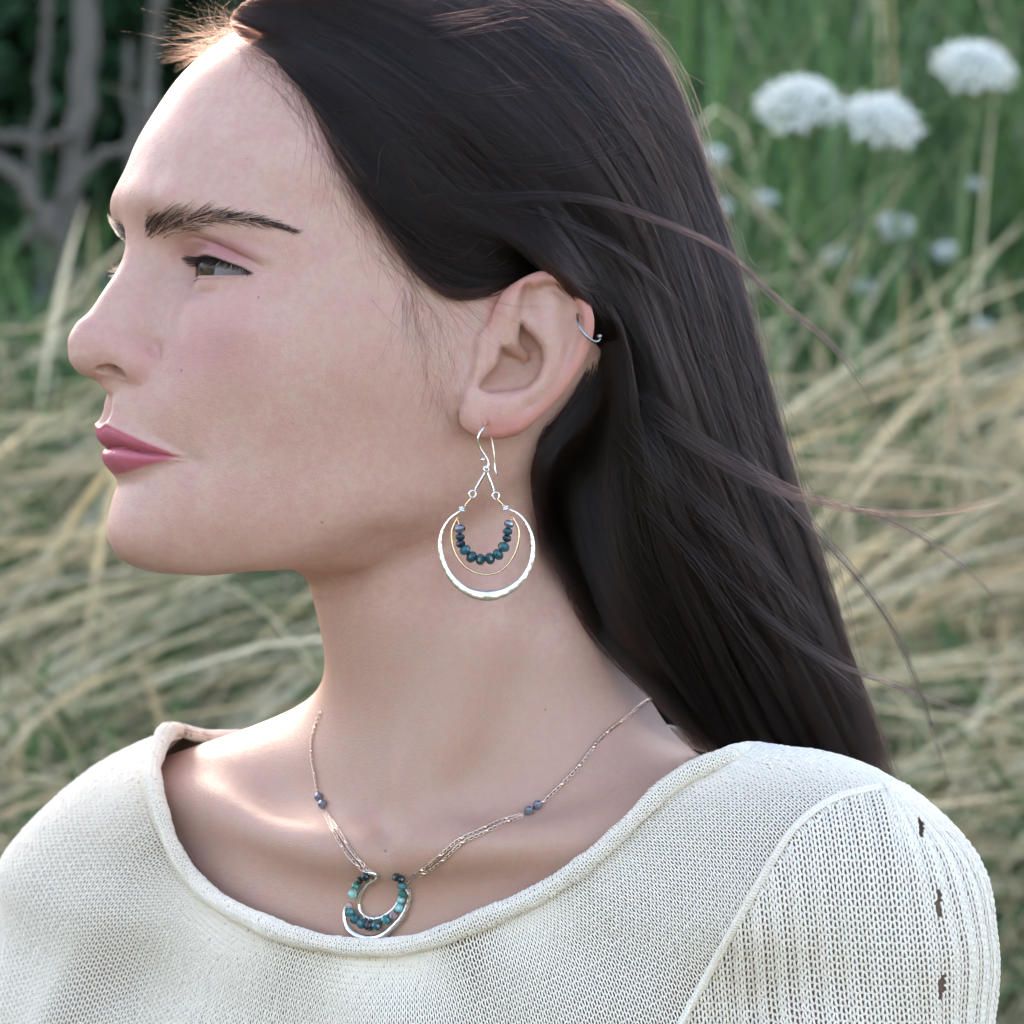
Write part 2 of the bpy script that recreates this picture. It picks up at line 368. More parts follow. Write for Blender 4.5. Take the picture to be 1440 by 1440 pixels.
# ---------------------------------------------------------------- object helpers
def link(o, parent=None):
    scene.collection.objects.link(o)
    if parent is not None:
        o.parent = parent; o.matrix_parent_inverse = parent_world(parent).inverted()
    return o
def parent_world(o):
    m = Matrix.Translation(o.location)
    return (parent_world(o.parent) @ o.matrix_parent_inverse @ m) if o.parent else m
def empty(name, loc_mm, parent=None):
    o = bpy.data.objects.new(name, None); o.location = ((loc_mm[0]) * MM, loc_mm[1] * MM, (loc_mm[2] + ZO) * MM); o.empty_display_size = .02
    return link(o, parent)
def tag(o, label=None, category=None, group=None, kind=None):
    for k, v in (('label', label), ('category', category), ('group', group), ('kind', kind)):
        if v: o[k] = v
    return o
def out(v):                       # mm, camera-height origin -> metres, ground origin
    v = np.asarray(v, np.float64) * MM; v = v + np.array([0, 0, ZO * MM]); return v
def mesh(name, v, f, mat, parent=None, smooth=True, attrs=None):
    me = bpy.data.meshes.new(name); v = out(v).astype(np.float32)
    if isinstance(f, np.ndarray):
        n = f.shape[1]
        me.vertices.add(len(v)); me.vertices.foreach_set('co', v.ravel())
        me.loops.add(f.size); me.loops.foreach_set('vertex_index', f.ravel().astype(np.int32))
        me.polygons.add(len(f)); me.polygons.foreach_set('loop_start', np.arange(len(f), dtype=np.int32) * n)
        me.update(calc_edges=True)
    else:
        me.from_pydata([tuple(p) for p in v], [], f); me.update()
    if smooth: me.shade_smooth()
    for k, a in (attrs or {}).items():
        if a.ndim == 1: me.attributes.new(k, 'FLOAT', 'POINT').data.foreach_set('value', a.astype(np.float32))
        else: me.attributes.new(k, 'FLOAT_COLOR', 'POINT').data.foreach_set('color', np.c_[a, np.ones(len(a))].astype(np.float32).ravel())
    me.materials.append(mat)
    return link(bpy.data.objects.new(name, me), parent)
def strands(name, curves, mat, parent, attr=None):   # curves: list of (n,4) arrays: x,y,z,radius in mm
    hc = bpy.data.hair_curves.new(name); hc.add_curves([len(c) for c in curves])
    A = np.concatenate(curves)
    hc.attributes['position'].data.foreach_set('vector', out(A[:, :3]).astype(np.float32).ravel())
    r = hc.attributes.get('radius') or hc.attributes.new('radius', 'FLOAT', 'POINT')
    r.data.foreach_set('value', (A[:, 3] * MM).astype(np.float32))
    if attr is not None: hc.attributes.new('tint', 'FLOAT', 'CURVE').data.foreach_set('value', np.asarray(attr, np.float32))
    hc.materials.append(mat)
    return link(bpy.data.objects.new(name, hc), parent)
def tube(P, r, seg=8, closed=False, flat=None):      # P (n,3); r scalar or (n,); flat=(axis,scale) squashes the section
    P = np.asarray(P, float); n = len(P); r = np.broadcast_to(np.asarray(r, float), (n,))
    T = np.roll(P, -1, 0) - np.roll(P, 1, 0) if closed else np.gradient(P, axis=0)
    T /= np.linalg.norm(T, axis=1, keepdims=True) + 1e-9
    N = np.zeros_like(P); a = np.array([0, 1., 0]) if abs(T[0][1]) < .9 else np.array([1., 0, 0])
    N[0] = np.cross(T[0], np.cross(a, T[0])); N[0] /= np.linalg.norm(N[0])
    for i in range(1, n):
        v = N[i-1] - T[i] * (N[i-1] @ T[i]); N[i] = v / (np.linalg.norm(v) + 1e-9)
    if flat is not None: N = np.cross(T, np.cross(np.asarray(flat[0], float)[None], T)); N /= np.linalg.norm(N, axis=1, keepdims=True) + 1e-9
    Bn = np.cross(T, N); th = np.linspace(0, 2 * math.pi, seg, endpoint=False)
    fs = flat[1] if flat is not None else 1.0
    fb = flat[2] if flat is not None and len(flat) > 2 else 1.0
    fb = np.broadcast_to(np.asarray(fb, float), (n,))
    V = (P[:, None] + (N[:, None] * (np.cos(th) * fs)[None, :, None] + Bn[:, None] * np.sin(th)[None, :, None] * fb[:, None, None]) * r[:, None, None]).reshape(-1, 3)
    F = []
    for i in range(n if closed else n - 1):
        j = (i + 1) % n
        for k in range(seg):
            k2 = (k + 1) % seg; F.append((i*seg+k, j*seg+k, j*seg+k2, i*seg+k2))
    if not closed: F += [tuple(range(seg))[::-1], tuple((n-1)*seg + k for k in range(seg))]
    return V, F
def merge(parts):
    V, F, o = [], [], 0
    for v, f in parts:
        V.append(np.asarray(v)); F += [tuple(i + o for i in q) for q in f]; o += len(v)
    return np.concatenate(V), F
def ball(c, r, nu=12, nv=8, sc=(1, 1, 1)):
    V = [(0, 0, 1)]
    for i in range(1, nv):
        a = math.pi * i / nv
        V += [(math.sin(a) * math.cos(2*math.pi*k/nu), math.sin(a) * math.sin(2*math.pi*k/nu), math.cos(a)) for k in range(nu)]
    V.append((0, 0, -1)); F = [(0, 1+k, 1+(k+1) % nu) for k in range(nu)]
    for i in range(nv - 2):
        for k in range(nu):
            a = 1 + i*nu; F.append((a+k, a+nu+k, a+nu+(k+1) % nu, a+(k+1) % nu))
    L = len(V) - 1; a = 1 + (nv-2)*nu; F += [(L, a+(k+1) % nu, a+k) for k in range(nu)]
    return np.array(V) * np.asarray(sc) * r + np.asarray(c), F
# ---------------------------------------------------------------- material helper
class N:
    def __init__(s, name):
        s.m = bpy.data.materials.new(name); s.m.use_nodes = True; s.t = s.m.node_tree; s.b = s.t.nodes['Principled BSDF']
    def n(s, typ, **kw):
        x = s.t.nodes.new(typ)
        for k, v in kw.items():
            if k in x.inputs.keys(): x.inputs[k].default_value = v
            else: setattr(x, k, v)
        return x
    def l(s, a, b): s.t.links.new(a, b)
    def set(s, **kw):
        for k, v in kw.items(): s.b.inputs[k.replace('_', ' ')].default_value = v
        return s
    def attr(s, name): return s.n('ShaderNodeAttribute', attribute_name=name)
    def noise(s, scale, detail=3, rough=.5, vec=None):
        x = s.n('ShaderNodeTexNoise'); x.inputs['Scale'].default_value = scale; x.inputs['Detail'].default_value = detail; x.inputs['Roughness'].default_value = rough
        if vec is not None: s.l(vec, x.inputs['Vector'])
        return x
    def mix(s, fac, a, b, blend='MIX'):
        x = s.n('ShaderNodeMix', data_type='RGBA', blend_type=blend)
        for sock, v in ((x.inputs[0], fac), (x.inputs[6], a), (x.inputs[7], b)):
            if isinstance(v, (int, float)): sock.default_value = v
            elif isinstance(v, tuple): sock.default_value = (*v[:3], 1)
            else: s.l(v, sock)
        return x.outputs[2]
    def ramp(s, fac, stops):
        x = s.n('ShaderNodeValToRGB'); e = x.color_ramp.elements
        while len(e) < len(stops): e.new(.5)
        for q, (p, c) in zip(e, stops): q.position = p; q.color = (*c, 1) if len(c) == 3 else c
        s.l(fac, x.inputs[0]); return x.outputs[0]
    def math(s, op, a, b=0.0):
        x = s.n('ShaderNodeMath', operation=op)
        for i, v in enumerate((a, b)):
            if isinstance(v, (int, float)): x.inputs[i].default_value = v
            else: s.l(v, x.inputs[i])
        return x.outputs[0]
    def bump(s, h, strength, dist):
        x = s.n('ShaderNodeBump'); x.inputs['Strength'].default_value = strength; x.inputs['Distance'].default_value = dist
        s.l(h, x.inputs['Height']); s.l(x.outputs[0], s.b.inputs['Normal']); return x
def lin(r, g, b): return tuple(((c / 255) / 12.92 if c / 255 < .04045 else ((c / 255 + .055) / 1.055) ** 2.4) for c in (r, g, b))

# ---------------------------------------------------------------- the woman
person = empty('person', (W(660, 0, 50)[0], 50, -ZO))
tag(person, 'woman with long dark hair in cream knit sweater looking to the left', 'person')
GX = axis_nodes([(-215,-165,2.5),(-165,-85,.62),(-85,-25,.85),(-25,38,.72),(38,215,2.5)])
GY = axis_nodes([(-90,-50,2),(-50,10,.72),(10,60,1.2),(60,190,3)])
GZ = axis_nodes([(-215,-150,2.5),(-150,-40,1.6),(-40,105,.72),(105,195,1.6)])
SV, SF = surface_nets(skin_f, GX, GY, GZ, newton=1)
hv = w2h(SV); ax = np.abs(hv[:, 0]); hy, hz = hv[:, 1], hv[:, 2]
zu, zm, zl = lipU(ax * .91), lipM(ax * .91), lipL(ax * .91)
sst = lambda a, b, v: np.clip((v - a) / (b - a), 0, 1) ** 2 * (3 - 2 * np.clip((v - a) / (b - a), 0, 1))
lips = sst(-.45, .35, zu - hz) * sst(-.5, .35, hz - zl) * (hy > 70) * sst(26.6, 22.6, ax) * (ax < 26.5)
G = lambda c, s: np.exp(-(((ax - c[0]) / s[0]) ** 2 + ((hy - c[1]) / s[1]) ** 2 + ((hz - c[2]) / s[2]) ** 2))
lidmask = np.clip(G((33, 86, 27), (12, 9, 4.2)) + .8 * G((42, 82, 24), (10, 9, 5)) + .6 * G((20, 92, 24), (4, 6, 5)), 0, 1)
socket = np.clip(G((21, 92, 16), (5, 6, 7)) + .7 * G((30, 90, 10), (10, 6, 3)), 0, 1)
blush = np.clip(.9 * G((42, 82, -6), (16, 14, 14)) + .5 * G((30, 90, -12), (12, 10, 10)), 0, 1)
nosered = np.clip(.7 * G((8, 110, -8), (7, 10, 7)) + .8 * G((15, 100, -15), (4, 7, 7)), 0, 1)
ew = h2w(np.c_[ax, hy, hz]); eu = ew[:, 0] - (EAR_O[0] - 720) * EK; ev = ew[:, 2] - (720 - EAR_O[1]) * EK; eh = EAR_Y - ew[:, 1]
earm = ((eh > -9) & (np.abs(ev) < 34) & (eu > -30) & (eu < 26)).astype(float)
rim = earm * np.exp(-((poly2d(eu.astype(np.float32), ev.astype(np.float32), EAR_OUT) + 1) / 4.0) ** 2) * (eu > -16)
lobe = earm * np.exp(-(((eu + 12) / 12) ** 2 + ((ev + 24) / 8) ** 2))
earred = np.clip(.75 * rim + .6 * lobe, 0, 1)
MOLE_NODES = []
inl = ((ax > 17) & (ax < 47) & (hy > 72) & (np.linalg.norm(np.c_[ax, hy, hz] - EYE, axis=1) < 16)).astype(float)
liner = np.clip(inl * (np.exp(-((hz - lidU(ax) - .1) / .55) ** 2) * sst(17, 20, ax) + .45 * np.exp(-((hz - lidL(ax) + .1) / .45) ** 2) * sst(24, 36, ax)), 0, 1)
tan = sst(-78, -96, hz + .10 * (60 - hy)) * 1.0  # mask below the jaw, where neck shade is put into the skin colour
m = N('skin')
tc = m.n('ShaderNodeTexCoord').outputs['Object']
n1 = m.noise(28, 4, .55, tc); n2 = m.noise(120, 3, .6, tc); n3 = m.noise(900, 2, .6, tc); n4 = m.noise(3200, 2, .6, tc)
SK = (.615, .378, .300)
c = m.mix(m.ramp(n1.outputs[0], [(.3, (0, 0, 0)), (.72, (1, 1, 1))]), SK, (.545, .315, .230))
c = m.mix(m.math('MULTIPLY', m.ramp(n2.outputs[0], [(.42, (0, 0, 0)), (.68, (1, 1, 1))]), .5), c, (.56, .275, .232))
nm = m.noise(380, 3, .6, tc)
c = m.mix(m.math('MULTIPLY', m.attr('tan').outputs['Fac'], .75), c, (.47, .275, .195))  # browner, darker tone painted in for shade on neck and chest
c = m.mix(m.math('MULTIPLY', m.ramp(nm.outputs[0], [(.40, (0, 0, 0)), (.66, (1, 1, 1))]), .28), c, (.47, .235, .185))
c = m.mix(m.math('MULTIPLY', m.attr('blush').outputs['Fac'], .6), c, (.56, .258, .240))
c = m.mix(m.math('MULTIPLY', m.attr('nosered').outputs['Fac'], .65), c, (.56, .225, .210))
c = m.mix(m.math('MULTIPLY', m.attr('earred').outputs['Fac'], .8), c, (.56, .20, .16))
c = m.mix(m.math('MULTIPLY', m.attr('lidmask').outputs['Fac'], .85), c, (.42, .165, .165))
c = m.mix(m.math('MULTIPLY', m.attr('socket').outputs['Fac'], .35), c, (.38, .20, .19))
MOLES = [(255, 521, .55), (363.5, 418, .42), (453, 735, .45), (542, 1197, .6), (767, 998, .42), (347, 223, .3), (246, 500, .25), (412, 596, .28)]
geo = m.n('ShaderNodeNewGeometry').outputs['Position']; spot = None
for (a_, b_, r_), yy in zip(MOLES, [-28, -37, -36, -14, -20, -12, -27, -36]):
    vd = m.n('ShaderNodeVectorMath', operation='DISTANCE'); m.l(geo, vd.inputs[0]); MOLE_NODES.append((vd, a_, b_))
    sm = m.n('ShaderNodeMapRange'); m.l(vd.outputs['Value'], sm.inputs[0]); sm.inputs[1].default_value = r_ * .0013; sm.inputs[2].default_value = r_ * .0006
    spot = sm.outputs[0] if spot is None else m.math('MAXIMUM', spot, sm.outputs[0])
c = m.mix(m.math('MULTIPLY', spot, .5), c, (.10, .045, .035))
c = m.mix(m.math('MULTIPLY', m.attr('liner').outputs['Fac'], .65), c, (.045, .022, .020))
lipc = m.mix(n2.outputs[0], (.44, .085, .130), (.52, .125, .170))
lf = m.attr('lips').outputs['Fac']
c = m.mix(m.math('MULTIPLY', lf, .93), c, lipc)
m.l(c, m.b.inputs['Base Color'])
m.set(Subsurface_Weight=.35, Subsurface_Radius=(1.0, .38, .22), Subsurface_Scale=.0045, Specular_IOR_Level=.45)
ro = m.n('ShaderNodeMapRange'); m.l(n3.outputs[0], ro.inputs[0]); ro.inputs[3].default_value = .42; ro.inputs[4].default_value = .60
rr = m.n('ShaderNodeMix', data_type='FLOAT'); m.l(lf, rr.inputs[0]); m.l(ro.outputs[0], rr.inputs[2]); rr.inputs[3].default_value = .34; m.l(rr.outputs[0], m.b.inputs['Roughness'])
vo = m.n('ShaderNodeTexVoronoi', feature='F1'); vo.inputs['Scale'].default_value = 1500; m.l(tc, vo.inputs['Vector'])
wv = m.noise(700, 1, .5, None); mp = m.n('ShaderNodeMapping'); m.l(tc, mp.inputs[0]); mp.inputs['Scale'].default_value = (1, 1, .12); m.l(mp.outputs[0], wv.inputs['Vector'])
h = m.math('ADD', m.math('ADD', m.math('MULTIPLY', vo.outputs['Distance'], .6), m.math('MULTIPLY', n3.outputs[0], 1.4)), m.math('ADD', m.math('MULTIPLY', n4.outputs[0], .5), m.math('MULTIPLY', m.math('MULTIPLY', wv.outputs[0], lf), 1.6)))
m.bump(h, .38, .0003)
M_SKIN = m.m
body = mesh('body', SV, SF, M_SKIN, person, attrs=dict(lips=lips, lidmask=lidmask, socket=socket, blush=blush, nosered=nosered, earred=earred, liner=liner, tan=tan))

from mathutils.bvhtree import BVHTree
TREE = BVHTree.FromPolygons([tuple(q) for q in SV.tolist()], [tuple(q) for q in SF.tolist()])
def trace(tree, px, py):          # depth where the sight line through a pixel meets a surface
    px = np.asarray(px, float); py = np.asarray(py, float); Y = np.full(px.shape, np.nan); o = Vector((0, -DIST, 0))
    for i in range(len(px)):
        hit = tree.ray_cast(o, Vector(((px[i] - 720) * PXM, DIST, (720 - py[i]) * PXM)).normalized())[0]
        if hit is not None: Y[i] = hit.y
    return Y
def Wv(px, py, Y):
    k = (DIST + Y) / DIST * PXM
    return np.stack([(px - 720) * k, Y, (720 - py) * k], -1)
def mirror_head(P):
    h = w2h(P); h[..., 0] *= -1; return h2w(h)

for vd, a_, b_ in MOLE_NODES:
    yy = trace(TREE, [a_], [b_])[0]; vd.inputs[1].default_value = tuple(out(W(a_, b_, 0.0 if np.isnan(yy) else yy)))
# ---------------------------------------------------------------- eyes
m = N('eyeball'); m.l(m.attr('col').outputs['Color'], m.b.inputs['Base Color'])
m.set(Roughness=.30, Coat_Weight=.12, Coat_Roughness=.04, Specular_IOR_Level=.2, Subsurface_Weight=.1, Subsurface_Scale=.002); M_EYE = m.m
def make_eye(sx):
    nu, nv = 96, 96; V = []; C = []
    for i in range(nv + 1):
        a = math.pi * i / nv
        for k in range(nu):
            b = 2 * math.pi * k / nu
            d = np.array([math.sin(a) * math.cos(b), math.cos(a), math.sin(a) * math.sin(b)])
            r = EYER; s = math.sin(a) * EYER if a < math.pi / 2 else 99
            if s < 6.3: r += 1.7 * (1 - (s / 6.3) ** 2) ** 1.3 * .8
            V.append(EYE * np.array([sx, 1, 1]) + d * r)
            nz = .5 + .5 * math.sin(b * 23 + 3 * math.sin(b * 7)) 
            if s < 2.0: c = (.004, .004, .004)
            elif s < 5.5: t = (s - 2) / 3.5; c = np.array((.075, .042, .02)) * (1 - t) + np.array((.05, .04, .022)) * t; c = c * (.65 + .6 * nz)
            elif s < 6.1: c = (.05, .04, .03)
            else: q = min(1, (s - 6.1) / 7); c = np.array((.22, .205, .205)) * (1 - q) + np.array((.20, .15, .145)) * q
            C.append(c)
    F = np.array([(i*nu+k, i*nu+(k+1) % nu, (i+1)*nu+(k+1) % nu, (i+1)*nu+k) for i in range(nv) for k in range(nu)])
    V = np.array(V); ctr = EYE * np.array([sx, 1, 1])
    ang = math.radians(-4); R = np.array([[math.cos(ang), -math.sin(ang), 0], [math.sin(ang), math.cos(ang), 0], [0, 0, 1]])
    V = (V - ctr) @ R.T + ctr
    return mesh('eye', h2w(V), F, M_EYE, person, attrs=dict(col=np.array(C)))
make_eye(1); make_eye(-1)
# ---------------------------------------------------------------- hair material
def hair_mat(name, melanin, redness, rough=.28, tint=None):
    mm = N(name); mm.t.nodes.remove(mm.b)
    h = mm.n('ShaderNodeBsdfHairPrincipled'); h.model = 'CHIANG'; h.parametrization = 'MELANIN'
    h.inputs['Melanin'].default_value = melanin; h.inputs['Melanin Redness'].default_value = redness
    h.inputs['Roughness'].default_value = rough; h.inputs['Radial Roughness'].default_value = .45
    h.inputs['Random Roughness'].default_value = .25; h.inputs['Random Color'].default_value = .5
    h.inputs['Coat'].default_value = 0.0; h.inputs['IOR'].default_value = 1.36
    if tint:
        h.parametrization = 'COLOR'; mm.l(mm.mix(mm.attr('tint').outputs['Fac'], (.0035, .0028, .0032), (.045, .020, .013)), h.inputs['Color'])
    mm.l(h.outputs[0], mm.t.nodes['Material Output'].inputs['Surface'])
    return mm.m
M_HAIR = hair_mat('hair_strand', .985, .35, .26, tint=.72)
M_BROW = hair_mat('brow_hair', .95, .35)
bn = next(x for x in M_BROW.node_tree.nodes if x.type == 'BSDF_HAIR_PRINCIPLED'); bn.parametrization = 'COLOR'; bn.inputs['Color'].default_value = (.003, .0026, .0026, 1)
# eyebrows: rooted on the skin, mirrored for the far side
def brow(mir):
    cs = []
    sp = spline_pts([(204, 320, 15), (222, 318, 18), (246, 313, 18), (275, 307, 14), (310, 305, 10), (345, 308, 7.5), (380, 315, 5), (414, 325, 2.5)], 200)
    n = 680; t = rng.random(n) ** 1.3; i = (t * 199).astype(int)
    px = sp[i, 0] + rng.normal(0, 2, n); s = np.clip(rng.normal(0, .5, n), -1, 1); py = sp[i, 1] + s * sp[i, 2]
    L = (4.9 - 1.2 * t) * rng.uniform(.7, 1.15, n) / PXM
    ang = np.radians(np.interp(t, [0, .15, .4, .7, 1], [64, 46, 24, 5, -13]) + rng.normal(0, 6, n) - s * np.interp(t, [0, .3, 1], [0, 25, 14]))
    K = 6; q = np.linspace(0, 1, K)
    bend = np.radians(np.interp(t, [0, .3, 1], [-30, -22, -8]))
    X = np.zeros((n, K)); Yp = np.zeros((n, K)); X[:, 0] = px; Yp[:, 0] = py
    for k in range(1, K):
        a = ang + bend * q[k]; X[:, k] = X[:, k-1] + np.cos(a) * L / (K-1); Yp[:, k] = Yp[:, k-1] - np.sin(a) * L / (K-1)
    D = trace(TREE, X.ravel(), Yp.ravel()).reshape(n, K)
    for j in range(n):
        if np.isnan(D[j]).any(): continue
        P = Wv(X[j], Yp[j], D[j] - .15 - .75 * np.sin(q * math.pi * .7))
        if mir: P = mirror_head(P)
        cs.append(np.c_[P, np.interp(q, [0, .5, 1], [.055, .045, .010])])
    return cs
BR = brow(False)
for mi in (False, True): strands('eyebrow', BR if not mi else [np.c_[mirror_head(c[:, :3]) + (np.linspace(0, 1, len(c))[:, None] ** .8) * (1.3 * HF - .6 * HL)[None], c[:, 3] * 1.15] for c in BR], M_BROW, person)
def lid_root(x, z, rr):
    d = np.array([x, 0, z]) - np.array([EYE[0], 0, EYE[2]]); y = EYE[1] + math.sqrt(max(rr ** 2 - d @ d, 1)); r = np.array([x, y, z])
    o = h2w(EYE); hit = TREE.ray_cast(Vector(o), Vector(h2w(r) - o).normalized())[0]
    return r if hit is None or (hit - Vector(o)).length > 19 else w2h(np.array(hit)) 
def lashes(mir):
    cs = []
    for k in range(150):
        x = 18.5 + 26.5 * (k + random.random()) / 150; z = float(lidU(x)) + .1
        r = lid_root(x, z + .25, 13.35); nrm = (r - EYE) / np.linalg.norm(r - EYE)
        L = random.uniform(6.2, 8.4) * (.75 + .25 * math.sin(math.pi * (x - 17) / 29))
        side = (x - 30) / 16; P = [r]; 
        dirv = nrm * .8 + np.array([.55 * side + random.gauss(0, .10), .40 - .3 * max(side, 0), -.85 - .45 * max(side, 0) + random.gauss(0, .08)]); dirv /= np.linalg.norm(dirv)
        for q in range(7):
            P.append(P[-1] + dirv * L / 7); dirv = dirv + np.array([.05 * side, .02, .10 - .05 * max(side, 0)]); dirv /= np.linalg.norm(dirv)
        P = h2w(np.array(P)); 
        if mir: P = mirror_head(P); P = P[:1] + (P - P[:1]) * 1.45 + np.linspace(0, 1, 8)[:, None] ** 1.2 * (HF * 2.0)[None]
        cs.append(np.c_[P, np.linspace(.15, .025, 8)])
    for k in range(48):
        x = 20 + 25 * (k + random.random()) / 48; z = float(lidL(x)) - .2
        r = lid_root(x, z - .25, 13.3); nrm = (r - EYE) / np.linalg.norm(r - EYE); L = random.uniform(2.6, 4.2)
        side = (x - 30) / 16; P = [r]; dirv = nrm * .8 + np.array([.35 * side + random.gauss(0, .14), .2, -.45]); dirv /= np.linalg.norm(dirv)
        for q in range(5):
            P.append(P[-1] + dirv * L / 5); dirv = dirv + np.array([0, .05, -.05]); dirv /= np.linalg.norm(dirv)
        P = h2w(np.array(P))
        if mir: P = mirror_head(P)
        cs.append(np.c_[P, np.linspace(.06, .012, 6)])
    return cs
for mi in (False, True): strands('eyelashes', lashes(mi), M_BROW, person)
# ---------------------------------------------------------------- hair
# guide paths traced over the head: (px, py, lift off the skin mm) on the head, (px, py, None, Y) hanging free
GUIDES = [
 [(560,-40,9),(760,-28,11),(872,15,0,22),(948,110,0,26),(996,240,0,30),(1032,350,0,32),(1062,460,0,33),(1092,580,0,34),(1118,680,0,35),(1158,800,0,38),(1200,940,0,42),(1242,1040,0,46),(1268,1112,0,48)],
 [(480,-38,8),(640,-20,10),(790,45,11),(880,150,12),(945,270,0,8),(985,380,0,12),(1022,500,0,16),(1060,630,0,20),(1110,770,0,26),(1172,930,0,34),(1222,1050,0,42),(1256,1120,0,46)],
 [(400,-22,7),(540,0,9),(680,70,10),(785,170,11),(862,280,11),(915,390,0,-10),(960,520,0,-4),(1010,660,0,4),(1070,800,0,14),(1140,950,0,26),(1195,1060,0,36),(1230,1125,0,42)],
 [(345,0,5),(470,25,8),(600,100,9),(705,190,10),(788,290,10),(860,400,10),(915,520,0,-14),(962,660,0,-6),(1020,800,0,6),(1090,950,0,22),(1150,1060,0,34),(1185,1130,0,40)],
 [(322,30,4),(430,58,7),(540,122,9),(640,210,9),(725,300,9),(805,395,8),(872,510,9),(920,650,0,-12),(970,800,0,0),(1040,950,0,18),(1100,1060,0,32),(1140,1130,0,38)],
 [(345,58,3),(410,85,6),(485,140,8),(565,225,8),(655,312,8),(750,360,6),(856,432,0,-22),(890,540,0,-18),(902,660,0,-12),(940,800,0,-4),(1000,940,0,14),(1062,1060,0,30),(1105,1130,0,36)],
 [(392,92,2),(438,140,4),(495,215,6),(575,300,7),(662,360,7),(748,378,3),(846,436,0,-18),(866,545,0,-14),(862,660,6),(890,800,0,-6),(950,930,0,10),(1025,1050,0,28),(1070,1125,0,34)],
 [(428,128,1.2),(458,195,2.5),(512,275,4),(584,352,5),(655,396,5.5),(722,394,3),(800,410,0,-18),(848,472,0,-13),(846,570,0,-9),(812,655,10),(832,780,10),(895,900,0,4),(985,1010,0,24),(1040,1110,0,32)],
 [(452,172,1),(490,244,2),(540,325,3),(592,392,4),(645,424,4.5),(702,406,3),(765,398,0,-20),(842,474,0,-9),(826,560,3),(786,632,9),(792,745,10),(842,860,9),(925,962,0,14),(1000,1070,0,28)],
 [(556,300,.8),(572,365,1.5),(600,418,2.2),(642,440,3),(692,418,2.6),(745,400,0,-20),(836,478,0,-6),(812,550,2),(768,630,7),(757,695,9),(788,800,9),(852,912,8),(940,1000,0,18),(1000,1080,0,26)],
]
NT = 48
SK_H = lambda p: skin_f(p)
def guide_world():
    out_ = []
    for g in GUIDES:
        P = np.array([(q[0], q[1]) for q in g], float); Yv = np.array([q[3] if len(q) == 4 else np.nan for q in g]); L = np.array([q[2] for q in g], float)
        tr = trace(TREE, P[:, 0], P[:, 1])
        Y = np.where(np.isnan(Yv), tr - L, Yv)
        bad = np.isnan(Y)
        if bad.any(): Y[bad] = np.interp(np.arange(len(Y))[bad], np.arange(len(Y))[~bad], Y[~bad])
        out_.append(spline_pts(Wv(P[:, 0], P[:, 1], Y), NT))
    return np.array(out_)
GW = guide_world()                                            # (guides, NT, 3)
NG = len(GW)
NA = 181
GA = np.zeros((NA, NT, 3)); aa = np.linspace(0, NG - 1, NA)
for t in range(NT):
    for d in range(3): GA[:, t, d] = spl(np.arange(NG), GW[:, t, d], 600)(aa)
# inward direction: towards a core line through the skull and down the nape
HAX = np.array([h2w((0, 5, 60)), h2w((0, -10, 40)), h2w((0, -30, 0)), W(930, 640, 52), W(1000, 800, 58), W(1090, 1000, 66), W(1150, 1130, 70)])
HAXd = spline_pts(HAX, 60)
def inward(P):
    d = HAXd[None] - P.reshape(-1, 1, 3); k = np.argmin((d ** 2).sum(-1), 1); v = d[np.arange(len(k)), k]
    L = np.linalg.norm(v, axis=1, keepdims=True); return (v / (L + 1e-6)).reshape(P.shape), L.reshape(P.shape[:-1])
GIN, GL = inward(GA)
tt = np.linspace(0, 1, NT)
THICK = np.interp(tt, [0, .12, .3, .5, .7, 1], [1.0, 3.5, 7, 16, 24, 26])
def sheet(a, t, d):               # a guide coordinate 0..1, t along 0..1, d depth in the mass 0..1
    A = np.clip(a, -.02, 1.035) * (NA - 1); T = np.clip(t, 0, 1) * (NT - 1)
    i = np.clip(A.astype(int), 0, NA - 2); j = np.minimum(T.astype(int), NT - 2); fa = (A - i)[..., None]; ft = (T - j)[..., None]
    def L(M): return (M[i, j] * (1-fa) + M[i+1, j] * fa) * (1-ft) + (M[i, j+1] * (1-fa) + M[i+1, j+1] * fa) * ft
    P = L(GA); I = L(GIN); th = np.interp(t, tt, THICK)
    return P + I * (d * th)[..., None]
